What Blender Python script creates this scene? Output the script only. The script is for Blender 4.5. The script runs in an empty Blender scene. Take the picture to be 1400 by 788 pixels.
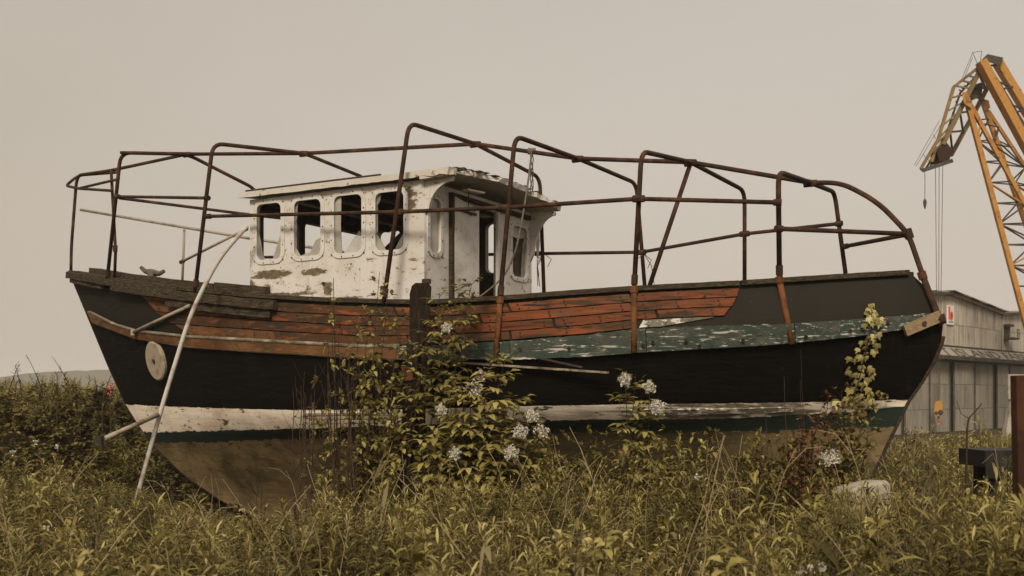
import bpy, math, random
import numpy as np
from mathutils import Vector, Matrix
R = math.radians
random.seed(7); RNG = np.random.default_rng(7)
SC = bpy.context.scene; C = SC.collection
# ------------------------------------------------------------------ camera, sky, sun, exposure
FPX, EYE, HZ = 1470.0, 1.8, 540.0            # focal length in photo pixels, eye height, horizon row (1400 x 788)
cam = bpy.data.objects.new('camera', bpy.data.cameras.new('camera')); C.objects.link(cam)
cam.location = (0, 0, EYE); cam.rotation_euler = (R(90), 0, 0)
cam.data.sensor_width = 36; cam.data.lens = 36*FPX/1400; cam.data.shift_y = (HZ-394)/1400
cam.data.dof.use_dof = True; cam.data.dof.focus_distance = 12.2; cam.data.dof.aperture_fstop = 4
cam.data.clip_start = .1; cam.data.clip_end = 9000
SC.camera = cam
SUN_EL, SUN_AZ = 37, 190                     # behind the camera
wd = bpy.data.worlds.new('World'); SC.world = wd; wd.use_nodes = True
nt = wd.node_tree; nt.nodes.clear()
out = nt.nodes.new('ShaderNodeOutputWorld'); bg = nt.nodes.new('ShaderNodeBackground')
sky = nt.nodes.new('ShaderNodeTexSky'); sky.sky_type = 'NISHITA'; sky.sun_disc = False
sky.sun_elevation = R(SUN_EL); sky.sun_rotation = R(SUN_AZ); sky.dust_density = 6; sky.air_density = 2
tc = nt.nodes.new('ShaderNodeTexCoord'); no = nt.nodes.new('ShaderNodeTexNoise'); no.inputs['Scale'].default_value = 1.3; no.inputs['Detail'].default_value = 3
mp = nt.nodes.new('ShaderNodeMapping'); mp.inputs['Scale'].default_value = (1, 1, 2.5)
cr = nt.nodes.new('ShaderNodeValToRGB'); cr.color_ramp.elements[0].position = .3; cr.color_ramp.elements[1].position = .7
cr.color_ramp.elements[0].color = (2.58, 2.21, 1.81, 1); cr.color_ramp.elements[1].color = (2.92, 2.55, 2.20, 1)   # overcast cloud deck
mx = nt.nodes.new('ShaderNodeMix'); mx.data_type = 'RGBA'; mx.inputs[0].default_value = .93
L = nt.links.new
L(tc.outputs['Generated'], mp.inputs['Vector']); L(mp.outputs[0], no.inputs['Vector']); sxw = nt.nodes.new('ShaderNodeSeparateXYZ'); L(tc.outputs['Generated'], sxw.inputs[0]); mxw = nt.nodes.new('ShaderNodeMath'); mxw.operation = 'MULTIPLY_ADD'; mxw.inputs[1].default_value = .35
L(sxw.outputs[0], mxw.inputs[0]); L(no.outputs['Fac'], mxw.inputs[2]); L(mxw.outputs[0], cr.inputs[0])      # the cloud thins a little to the right
L(sky.outputs[0], mx.inputs[6]); L(cr.outputs[0], mx.inputs[7]); L(mx.outputs[2], bg.inputs[0]); L(bg.outputs[0], out.inputs[0])
bg.inputs['Strength'].default_value = .1
sd = bpy.data.lights.new('sun', 'SUN'); sd.energy = 1.5; sd.angle = R(14); sd.color = (1, .92, .80)
sun = bpy.data.objects.new('sun', sd); C.objects.link(sun)
_az = R(SUN_AZ); sun.rotation_euler = Vector((-math.sin(_az)*math.cos(R(SUN_EL)), -math.cos(_az)*math.cos(R(SUN_EL)), -math.sin(R(SUN_EL)))).to_track_quat('-Z', 'Y').to_euler()
vs = SC.view_settings; vs.view_transform = 'Standard'; vs.look = 'None'; vs.gamma = 1; vs.exposure = 1.02; vs.use_curve_mapping = False
SC.render.engine = 'CYCLES'; cy = SC.cycles
cy.use_denoising = True; cy.max_bounces = 6; cy.transparent_max_bounces = 12; cy.volume_bounces = 1
SC.render.resolution_x = 1024; SC.render.resolution_y = 576
# ------------------------------------------------------------------ helpers
def tag(o, label=None, cat=None, group=None, kind=None):
    for k, v in (('label', label), ('category', cat), ('group', group), ('kind', kind)):
        if v: o[k] = v
    return o
def empty(name, loc=(0, 0, 0), rz=0):
    o = bpy.data.objects.new(name, None); C.objects.link(o); o.location = loc; o.rotation_euler = (0, 0, rz); return o
def link(name, me, mats, parent=None, smooth=False):
    for m in (mats if isinstance(mats, (list, tuple)) else [mats]):
        if m and m.name not in [x.name for x in me.materials]: me.materials.append(m)
    if smooth: me.polygons.foreach_set('use_smooth', np.ones(len(me.polygons), bool))
    o = bpy.data.objects.new(name, me); C.objects.link(o); o.parent = parent; return o
def pyd(name, v, f, m, parent=None, smooth=False):
    me = bpy.data.meshes.new(name); me.from_pydata([tuple(p) for p in v], [], [tuple(q) for q in f]); me.update()
    return link(name, me, m, parent, smooth)
class MB:                                    # collects shapes into one mesh
    def __init__(s): s.v = []; s.f = []
    def add(s, v, f):
        o = len(s.v); s.v += [tuple(p) for p in v]; s.f += [tuple(i+o for i in q) for q in f]; return s
    def hexa(s, p): return s.add(p, [(0, 3, 2, 1), (4, 5, 6, 7), (0, 1, 5, 4), (1, 2, 6, 5), (2, 3, 7, 6), (3, 0, 4, 7)])
    def box(s, x0, x1, y0, y1, z0, z1): return s.hexa([(x0, y0, z0), (x1, y0, z0), (x1, y1, z0), (x0, y1, z0), (x0, y0, z1), (x1, y0, z1), (x1, y1, z1), (x0, y1, z1)])
    def bar(s, a, b, w, h, up=(0, 0, 1)):    # a rectangular bar from a to b
        a, b = Vector(a), Vector(b); d = (b-a).normalized(); u = Vector(up); sd_ = d.cross(u)
        if sd_.length < 1e-3: sd_ = d.cross(Vector((0, 1, 0)))
        sd_.normalize(); u = sd_.cross(d); S, U = sd_*w/2, u*h/2
        return s.hexa([a-S-U, a+S-U, a+S+U, a-S+U, b-S-U, b+S-U, b+S+U, b-S+U])
    def tube(s, pts, r, n=8, cap=True):
        pts = [Vector(p) for p in pts]; m = len(pts); rr = r if isinstance(r, (list, tuple)) else [r]*m
        o = len(s.v); u = None
        for i, p in enumerate(pts):
            d = (pts[min(i+1, m-1)]-pts[max(i-1, 0)])
            if d.length < 1e-9: d = Vector((0, 0, 1))
            d.normalize()
            if u is None: u = d.orthogonal().normalized()
            u = (u-d*u.dot(d)); u = u.normalized() if u.length > 1e-6 else d.orthogonal().normalized()
            v = d.cross(u)
            for k in range(n):
                t = 2*math.pi*k/n; s.v.append(tuple(p+(u*math.cos(t)+v*math.sin(t))*rr[i]))
        for i in range(m-1):
            for k in range(n):
                a, b = o+i*n+k, o+i*n+(k+1) % n; s.f.append((a, b, b+n, a+n))
        if cap: s.f.append(tuple(o+k for k in range(n))[::-1]); s.f.append(tuple(o+(m-1)*n+k for k in range(n)))
        return s
    def build(s, name, m, parent=None, smooth=False): return pyd(name, s.v, s.f, m, parent, smooth)
def fillet(pts, r=.15, n=5):
    pts = [Vector(p) for p in pts]; o = [pts[0]]
    for a, b, c in zip(pts, pts[1:], pts[2:]):
        q = min(r, (b-a).length*.45, (c-b).length*.45); p0, p2 = b+(a-b).normalized()*q, b+(c-b).normalized()*q
        for i in range(n+1):
            t = i/n; o.append(p0*(1-t)**2+b*2*t*(1-t)+p2*t*t)
    return o+[pts[-1]]
def curve_panel(outer, holes, depth, xf, bevel=0):
    """flat panel with real openings: 2D outline and holes, extruded by depth, mapped by xf(u, v, d)"""
    cu = bpy.data.curves.new('tmp', 'CURVE'); cu.dimensions = '2D'; cu.fill_mode = 'BOTH'; cu.extrude = depth/2; cu.bevel_depth = bevel
    for poly in [outer]+holes:
        sp = cu.splines.new('POLY'); sp.points.add(len(poly)-1); sp.use_cyclic_u = True
        for q, (u, v) in zip(sp.points, poly): q.co = (u, v, 0, 1)
    ob = bpy.data.objects.new('tmp', cu); C.objects.link(ob); dg = bpy.context.evaluated_depsgraph_get()
    me = bpy.data.meshes.new_from_object(ob.evaluated_get(dg)); bpy.data.objects.remove(ob); bpy.data.curves.remove(cu)
    for v in me.vertices: v.co = xf(*v.co)
    me.update(); return me
def rrect(u0, u1, v0, v1, r, n=5):
    o = []
    for cx_, cy_, a0 in ((u1-r, v1-r, 0), (u0+r, v1-r, 90), (u0+r, v0+r, 180), (u1-r, v0+r, 270)):
        for i in range(n+1): t = R(a0+90*i/n); o.append((cx_+r*math.cos(t), cy_+r*math.sin(t)))
    return o
def at_Y(px, py, Y): return Vector(((px-700)/FPX*Y, Y, EYE+(HZ-py)/FPX*Y))
# ------------------------------------------------------------------ materials
def nodes(name):
    m = bpy.data.materials.new(name); m.use_nodes = True; n = m.node_tree; b = n.nodes['Principled BSDF']
    def N(t, **k):
        x = n.nodes.new('ShaderNode'+t)
        for a, v in k.items():
            if a in x.inputs: x.inputs[a].default_value = v
            else: setattr(x, a, v)
        return x
    return m, n, b, N
def val(N, n, op, a, b=None):
    x = N('Math', operation=op)
    for i, q in enumerate((a, b)):
        if q is None: continue
        if isinstance(q, (int, float)): x.inputs[i].default_value = q
        else: n.links.new(q, x.inputs[i])
    return x.outputs[0]
def coords(N, n):
    t = N('TexCoord'); oi = N('ObjectInfo'); k = N('VectorMath', operation='SCALE'); k.inputs[0].default_value = (37, 53, 71); n.links.new(oi.outputs['Random'], k.inputs['Scale'])
    a = N('VectorMath', operation='ADD'); n.links.new(t.outputs['Object'], a.inputs[0]); n.links.new(k.outputs[0], a.inputs[1]); return a.outputs[0]
def noise(N, n, vec, scale, detail=5, rough=.6, off=0):
    sc3 = scale if isinstance(scale, tuple) else (scale,)*3
    mpn = N('Mapping'); mpn.inputs['Scale'].default_value = sc3; mpn.inputs['Location'].default_value = (off, off*1.7, off*.6)
    x = N('TexNoise', Scale=1.0, Detail=detail, Roughness=rough); n.links.new(vec, mpn.inputs['Vector']); n.links.new(mpn.outputs[0], x.inputs['Vector']); return x.outputs['Fac']
def rng(N, n, v, lo, hi, a=0., b=1.):
    x = N('MapRange'); n.links.new(v, x.inputs[0])
    for i, q in enumerate((lo, hi, a, b)): x.inputs[i+1].default_value = q
    return x.outputs[0]
def mixc(N, n, fac, a, b):
    x = N('Mix', data_type='RGBA')
    if isinstance(fac, (int, float)): x.inputs[0].default_value = fac
    else: n.links.new(fac, x.inputs[0])
    for i, q in ((6, a), (7, b)):
        if isinstance(q, tuple): x.inputs[i].default_value = (*q[:3], 1)
        else: n.links.new(q, x.inputs[i])
    return x.outputs[2]
def bump(N, n, b, h, strength=.4, dist=.02):
    x = N('Bump', Strength=strength, Distance=dist); n.links.new(h, x.inputs['Height']); n.links.new(x.outputs[0], b.inputs['Normal'])
def mat(name, base, layers=(), rough=.8, spec=.25, bmp=None, metal=0, vary=0):
    """base colour plus layers (colour, noise scale, lo, hi): wear, stains, grain"""
    m, n, b, N = nodes(name); vec = coords(N, n); col = base; last = None
    for i, (c2, sc_, lo, hi) in enumerate(layers):
        last = noise(N, n, vec, sc_, off=i*7.3); col = mixc(N, n, rng(N, n, last, lo, hi), col, c2)
    if vary:
        oi = N('ObjectInfo'); h = N('HueSaturation'); n.links.new(rng(N, n, oi.outputs['Random'], 0, 1, 1-vary, 1+vary), h.inputs['Value'])
        if isinstance(col, tuple): h.inputs['Color'].default_value = (*col, 1)
        else: n.links.new(col, h.inputs['Color'])
        col = h.outputs[0]
    if isinstance(col, tuple): b.inputs['Base Color'].default_value = (*col, 1)
    else: n.links.new(col, b.inputs['Base Color'])
    b.inputs['Roughness'].default_value = rough; b.inputs['Specular IOR Level'].default_value = spec; b.inputs['Metallic'].default_value = metal
    if bmp: bump(N, n, b, noise(N, n, vec, bmp[0], off=3.1), bmp[1], bmp[2] if len(bmp) > 2 else .02)
    return m
rust = mat('rusty_pipe', (.042, .021, .012), [((.105, .044, .018), 7, .47, .66), ((.022, .013, .008), 4, .5, .66), ((.16, .08, .038), 40, .63, .73)], .85, .2, (60, .5, .006))
rustlow = mat('orange_rust_pipe', (.16, .060, .020), [((.085, .034, .013), 7, .48, .62), ((.24, .10, .036), 30, .6, .7)], .85, .2, (60, .5, .006))
greypipe = mat('weathered_grey_pipe', (.33, .28, .21), [((.17, .12, .08), (6, 6, 6), .5, .66), ((.45, .40, .33), 25, .58, .7)], .7, .3, (50, .4, .004))
palepipe = mat('pale_scaffold_tube', (.50, .46, .40), [((.28, .21, .14), 5, .52, .68), ((.20, .13, .07), 26, .64, .72)], .6, .35, (50, .4, .004))
darkwood = mat('dark_weathered_timber', (.042, .031, .018), [((.095, .072, .043), (5, 26, 60), .48, .66), ((.018, .013, .008), (9, 30, 40), .55, .66), ((.19, .16, .11), (16, 60, 90), .62, .72)], .9, .15, ((10, 60, 90), .7, .02))
timber = mat('dark_prop_timber', (.017, .012, .007), [((.040, .029, .017), (40, 40, 4), .48, .66), ((.016, .011, .007), (60, 60, 6), .55, .66)], .92, .12, ((90, 90, 8), .7, .02))
tanwood = mat('tan_board', (.26, .18, .10), [((.16, .105, .058), (9, 9, 50), .48, .66), ((.36, .28, .19), (30, 30, 60), .6, .72)], .85, .2, ((40, 40, 90), .4, .01))
whiteroof = mat('white_roof_paint', (.53, .485, .42), [((.50, .42, .32), 3, .5, .7), ((.24, .17, .10), 8, .60, .66), ((.08, .055, .032), 16, .66, .70)], .7, .3, (30, .35, .01))
soffit = mat('grubby_soffit', (.50, .44, .36), [((.32, .25, .17), 4, .5, .68), ((.16, .11, .06), 10, .64, .7)], .8, .2, (20, .3, .01))
whiteframe = mat('white_window_frame', (.59, .55, .495), [((.46, .40, .32), 7, .5, .7), ((.10, .07, .045), 22, .655, .69)], .6, .35, (40, .3, .006))
lining = mat('dark_cabin_lining', (.075, .058, .038), [((.14, .11, .075), 5, .5, .7), ((.03, .022, .014), 8, .55, .7)], .9, .15, (30, .3, .01))
darkmetal = mat('dark_fitting', (.03, .023, .016), [((.08, .045, .022), 30, .5, .65)], .75, .3, (60, .4, .004))
ironcleat = mat('pale_iron', (.10, .082, .058), [((.05, .034, .02), 12, .5, .65)], .75, .3, (40, .4, .006))
discmat = mat('pale_disc', (.33, .27, .19), [((.22, .17, .11), 9, .5, .68), ((.42, .36, .28), 20, .58, .7)], .8, .2, (30, .4, .008))
ropem = mat('old_rope', (.17, .14, .10), [((.09, .07, .05), 40, .45, .6)], .95, .1)
plankred = mat('red_weathered_plank', (.155, .044, .015), [((.225, .062, .019), (1.6, 3, 14), .5, .58), ((.055, .030, .014), (1.3, 3, 11), .50, .60), ((.10, .062, .03), (3.5, 10, 45), .54, .64), ((.030, .020, .011), (2.2, 6, 22), .58, .66), ((.022, .015, .009), (14, 30, 26), .64, .69)], .8, .25, ((14, 50, 90), .5, .012), vary=.16)
plankdark = mat('dark_red_weathered_plank', (.085, .037, .015), [((.22, .062, .018), (2.2, 4, 12), .55, .61), ((.045, .028, .014), (1.6, 3, 9), .5, .62), ((.13, .085, .045), (4, 10, 40), .58, .68), ((.020, .014, .009), (14, 30, 26), .65, .70)], .82, .22, ((14, 50, 90), .5, .012), vary=.14)
plankbrown = mat('brown_weathered_plank', (.135, .060, .024), [((.21, .085, .030), (2.2, 4, 12), .52, .62), ((.055, .034, .017), (1.6, 3, 9), .52, .64), ((.028, .018, .010), (22, 10, 3), .60, .70), ((.18, .13, .08), (4, 10, 40), .62, .70)], .82, .22, ((14, 50, 90), .5, .012), vary=.12)
plankpale = mat('pale_peeling_plank', (.17, .15, .11), [((.60, .56, .48), (7, 20, 22), .53, .57), ((.07, .06, .04), (10, 20, 20), .6, .66)], .8, .25, ((14, 50, 90), .5, .012))
strakegreen = mat('peeling_green_strake', (.034, .056, .041), [((.062, .068, .050), (.9, 3, 3), .42, .60), ((.10, .098, .074), (5, 9, 9), .52, .64), ((.50, .46, .39), (1.3, 7, 30), .60, .63), ((.54, .50, .43), (9, 20, 60), .62, .65), ((.045, .036, .022), (9, 16, 16), .62, .66)], .7, .3, ((14, 40, 40), .5, .012))
strakebrown = mat('bare_brown_strake', (.16, .072, .028), [((.24, .12, .05), (2.4, 4, 9), .5, .62), ((.07, .043, .022), (2, 3, 9), .53, .64), ((.29, .225, .145), (5, 10, 40), .62, .7)], .82, .22, ((14, 50, 90), .5, .012))
moulding = mat('grey_moulding', (.17, .135, .09), [((.33, .28, .20), (4, 10, 10), .52, .64), ((.07, .05, .03), (6, 10, 10), .56, .66)], .85, .2, (40, .4, .01))
slatm = mat('stained_white_batten', (.50, .42, .32), [((.30, .16, .08), 4, .5, .66), ((.16, .11, .07), 9, .6, .68)], .8, .2, (30, .4, .008))
blackplastic = mat('black_plastic', (.012, .010, .008), [((.03, .026, .02), 6, .5, .7)], .6, .3)
whitetub = mat('weathered_white_plastic', (.35, .31, .245), [((.22, .18, .125), 5, .5, .66), ((.16, .13, .08), 14, .6, .7)], .6, .3, (20, .3, .01))
rustplate = mat('brown_rust_plate', (.042, .019, .010), [((.07, .03, .014), 5, .5, .65), ((.04, .018, .01), 9, .55, .66)], .9, .15, (30, .5, .01))
cranemat = mat('orange_crane_paint', (.42, .20, .038), [((.34, .13, .024), 1.5, .5, .66), ((.14, .07, .03), 4, .6, .68)], .6, .3)
cranedark = mat('drab_crane_steel', (.17, .115, .045), [((.26, .155, .045), 1.2, .48, .64), ((.07, .045, .02), 3, .55, .66)], .7, .3)
steelline = mat('dark_steel_rod', (.055, .042, .028), [((.12, .075, .035), 2, .5, .66)], .7, .3)
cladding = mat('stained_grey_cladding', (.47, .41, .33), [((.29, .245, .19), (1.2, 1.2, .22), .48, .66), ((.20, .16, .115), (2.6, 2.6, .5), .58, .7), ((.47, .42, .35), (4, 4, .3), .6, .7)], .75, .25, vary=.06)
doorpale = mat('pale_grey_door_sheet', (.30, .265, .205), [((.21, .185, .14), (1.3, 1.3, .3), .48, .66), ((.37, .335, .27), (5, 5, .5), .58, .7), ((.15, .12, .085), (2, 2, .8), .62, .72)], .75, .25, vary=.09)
darkgap = mat('dark_steel_track', (.06, .048, .035), [((.10, .08, .055), 2, .5, .66)], .8, .2)
fascia = mat('pale_canopy_sheet', (.34, .30, .235), [((.25, .215, .165), (1.2, 1.2, 3), .48, .66)], .75, .25)
inkm = mat('dark_sign_paint', (.085, .068, .048), rough=.8)
roofm = mat('roof_edge_sheet', (.36, .30, .23), [((.20, .155, .11), 1.2, .5, .64), ((.50, .46, .40), 2.5, .6, .7)], .75, .25)
signwhite = mat('white_sign_face', (.78, .75, .72), rough=.6); signorange = mat('orange_sign_print', (.80, .15, .05), rough=.6); signdark = mat('dark_sign_print', (.05, .03, .03), rough=.6); signblue = mat('blue_grey_sign_print', (.32, .34, .42), rough=.6)
stemgreen = mat('green_stem', (.085, .065, .026), [((.05, .034, .015), 8, .5, .65)], .8, .2)
stemdark = mat('dark_bark_stem', (.040, .025, .014), [((.075, .05, .028), 20, .5, .65)], .9, .15, vary=.2)
stemdry = mat('dry_straw_stem', (.34, .255, .135), [((.21, .15, .075), 6, .5, .66)], .85, .15, vary=.25)
petal = mat('creamy_petal', (.52, .48, .39), rough=.8); pinkpetal = mat('pink_petal', (.62, .10, .09), rough=.8)
soil = mat('weedy_soil', (.055, .043, .020), [((.10, .08, .034), .8, .45, .65), ((.03, .022, .011), 4, .5, .66)], .95, .1, (8, .6, .05))
hillm = mat('hill_pasture', (.075, .068, .034), [((.045, .042, .022), .03, .48, .56), ((.11, .095, .05), .012, .5, .62)], .95, .1)
def leafmat(name, stops, trans=.26):
    m, n, b, N = nodes(name); a = N('Attribute', attribute_name='tint'); oi = N('ObjectInfo')
    f = val(N, n, 'ADD', a.outputs['Fac'], rng(N, n, oi.outputs['Random'], 0, 1, -.20, .20))
    r = N('ValToRGB'); el = r.color_ramp.elements
    while len(el) < len(stops): el.new(.5)
    for e, (p, c) in zip(el, stops): e.position = p; e.color = (*c, 1)
    n.links.new(f, r.inputs[0]); n.links.new(r.outputs[0], b.inputs['Base Color']); b.inputs['Roughness'].default_value = .6; b.inputs['Specular IOR Level'].default_value = .22
    t = N('BsdfTranslucent'); n.links.new(r.outputs[0], t.inputs[0]); mxs = N('MixShader'); mxs.inputs[0].default_value = trans
    n.links.new(b.outputs[0], mxs.inputs[1]); n.links.new(t.outputs[0], mxs.inputs[2]); n.links.new(mxs.outputs[0], n.nodes['Material Output'].inputs[0]); return m
leafherb = leafmat('herb_leaf', [(0, (.055, .042, .011)), (.35, (.15, .118, .028)), (.7, (.33, .265, .075)), (1, (.52, .43, .17))])
leafelder = leafmat('elder_leaf', [(0, (.05, .042, .012)), (.5, (.185, .150, .038)), (1, (.42, .345, .115))])
leafbramble = leafmat('bramble_leaf', [(0, (.040, .031, .010)), (.45, (.15, .115, .030)), (.85, (.31, .245, .075)), (1, (.36, .24, .09))])
leafdry = leafmat('dry_grass_blade', [(0, (.10, .078, .030)), (.5, (.20, .155, .065)), (1, (.40, .31, .16))], .2)
leafred = leafmat('rust_red_leaf', [(0, (.07, .028, .012)), (.5, (.15, .058, .022)), (1, (.22, .11, .045))], .25)
leafivy = leafmat('ivy_leaf', [(0, (.15, .125, .035)), (.5, (.36, .30, .105)), (1, (.55, .48, .22))], .12)
def mat_glass():
    m, n, b, N = nodes('dusty_glass'); vec = coords(N, n); b.inputs['Base Color'].default_value = (.42, .38, .31, 1); b.inputs['Roughness'].default_value = .25
    t = N('BsdfTransparent'); x = N('MixShader'); f = rng(N, n, noise(N, n, vec, 6), .3, .7, .15, .55); n.links.new(f, x.inputs[0])
    n.links.new(t.outputs[0], x.inputs[1]); n.links.new(b.outputs[0], x.inputs[2]); n.links.new(x.outputs[0], n.nodes['Material Output'].inputs[0]); return m
glass = mat_glass()
paneglass = mat('grimy_pane', (.36, .33, .27), [((.27, .24, .19), 3, .45, .65), ((.44, .40, .33), (2, 2, 6), .55, .7)], .25, .5)
# ------------------------------------------------------------------ boat frame of reference: x to the stern, w away from the camera, z up
TH = R(29); CT, ST = math.cos(TH), math.sin(TH); OX, OY = -.375, 13.66
def world(x, w, z=0.): return Vector((OX+CT*x+ST*w, OY-ST*x+CT*w, z))
def local(X, Y): return ((X-OX)*CT-(Y-OY)*ST, (X-OX)*ST+(Y-OY)*CT)
def at_w(px, py, w):
    d = (px-700)/FPX; Y = (w+OX*ST+OY*CT)/(d*ST+CT); x, _ = local(d*Y, Y); return Vector((x, w, EYE+(HZ-py)/FPX*Y))
def at_x(px, py, x):
    d = (px-700)/FPX; Y = (x+OX*CT-OY*ST)/(d*CT-ST); _, w = local(d*Y, Y); return Vector((x, w, EYE+(HZ-py)/FPX*Y))
def proj(x, w, z):
    X, Y = OX+CT*x+ST*w, OY-ST*x+CT*w; return 700+FPX*X/Y, HZ-FPX*(z-EYE)/Y, Y
boat = empty('fishing_boat', (OX, OY, 0), -TH)
tag(boat, 'derelict black wooden fishing boat with white wheelhouse and rusty pipe cage', 'boat')
# hull lines measured on the photograph: 6 sheer, 5 and 4 rubbing strake, 3 and 2 white band, 1 green band
LN = {6: [(97, 374), (150, 384), (200, 391), (275, 400), (345, 407), (450, 413), (550, 416), (600, 416), (690, 411), (780, 404), (870, 398), (1010, 391), (1130, 383), (1248, 376)],
      5: [(112, 420), (130, 428), (160, 443), (190, 452), (260, 460), (350, 465), (500, 474), (600, 472), (700, 466), (800, 458), (870, 450), (960, 446), (1060, 444), (1160, 438), (1230, 433), (1287, 428)],
      4: [(118, 431), (130, 441), (190, 463), (260, 474), (350, 480), (500, 489), (600, 491), (700, 492), (800, 487), (870, 481), (960, 475), (1060, 469), (1160, 459), (1230, 450), (1287, 441)],
      3: [(175, 554), (280, 558), (400, 561), (550, 560), (700, 556), (860, 553), (1000, 552), (1130, 550), (1240, 547)],
      2: [(190, 592), (280, 590), (400, 587), (550, 582), (700, 577), (800, 574), (900, 574), (1000, 572), (1130, 566), (1236, 556)],
      1: [(200, 606), (280, 605), (400, 600), (550, 597), (700, 593), (800, 592), (900, 592), (1050, 590), (1150, 586), (1225, 584)]}
BZ, BX = [0., .22, .59, 1.12, 1.63, 2.26, 2.97, 3.79], [-3.58, -4.36, -5.17, -5.94, -6.42, -6.83, -7.25, -7.74]
TZ, TX = [0., .6, 1.22, 1.72, 1.95, 2.15, 2.32, 2.45, 2.55, 2.68, 2.80, 2.92, 3.06], [4.35, 4.62, 4.89, 5.12, 5.27, 5.38, 5.45, 5.475, 5.47, 5.44, 5.38, 5.30, 5.16]
LVK = [0, .1, .25, .5, .75, 1, 2, 3, 4, 5, 6]
HB = [.07, .12, .36, .72, 1.02, 1.28, 1.43, 1.56, 1.655, 1.68, 1.68]
def half(a, lv):
    h = np.interp(lv, LVK, HB); pb = np.interp(lv, [0, 1, 3, 6], [1.5, 1.85, 2.0, 2.3]); ps = np.interp(lv, [0, 1, 3, 4.5, 6], [1.3, 1.5, 2.0, 2.7, 2.6])
    fb = 1-np.maximum(0, 1-a/.58)**pb; fs = 1-np.maximum(0, 1-(1-a)/.40)**ps
    return .035+(h-.035)*fb*fs
AG = .5-.5*np.cos(np.pi*np.linspace(0, 1, 241)); ZM = np.zeros((7, 241))
for k in range(1, 7):
    z = np.full(241, [0, 1.1, 1.4, 1.7, 2.5, 2.7, 3.0][k]); lx, ly = zip(*LN[k])
    for _ in range(60):
        xb, xs = np.interp(z, BZ, BX), np.interp(z, TZ, TX); X_, Y_, D_ = proj(xb+(xs-xb)*AG, -half(AG, k), z)
        z = .5*z+.5*(EYE+(HZ-np.interp(X_, lx, ly))/FPX*D_)
    ZM[k] = z
def hp(a, lv, side=-1, off=0.):              # a point of the hull skin, offset outwards
    def P(a, lv):
        k = min(int(lv), 5); t = lv-k; z = np.interp(a, AG, ZM[k])*(1-t)+np.interp(a, AG, ZM[k+1])*t
        xb, xs = np.interp(z, BZ, BX), np.interp(z, TZ, TX); return Vector((xb+(xs-xb)*a, side*float(half(a, lv)), z))
    p = P(a, lv)
    if not off: return p
    e = 4e-3; n = (P(min(a+e, 1), lv)-P(max(a-e, 0), lv)).cross(P(a, min(lv+.03, 6))-P(a, max(lv-.03, 0))); n.normalize()
    if n.y*side < 0: n = -n
    return p+n*off
def hn(a, lv): return (hp(a, lv, -1, .1)-hp(a, lv)).normalized()
def a_at(px, lv):                            # station whose near side shows at this column
    xs_ = [proj(*hp(a, lv))[0] for a in np.linspace(0, 1, 161)]; return float(np.interp(px, xs_, np.linspace(0, 1, 161)))
def hit(px, py):                             # (station, level) of the near skin at a photograph point
    lv = 4.5
    for _ in range(40):
        a = a_at(px, lv); ys = [proj(*hp(a, q))[1] for q in np.linspace(.5, 6, 56)]; l2 = float(np.interp(-py, [-y for y in ys], np.linspace(.5, 6, 56)))
        if abs(l2-lv) < 1e-3: break
        lv = l2
    return a, lv
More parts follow.
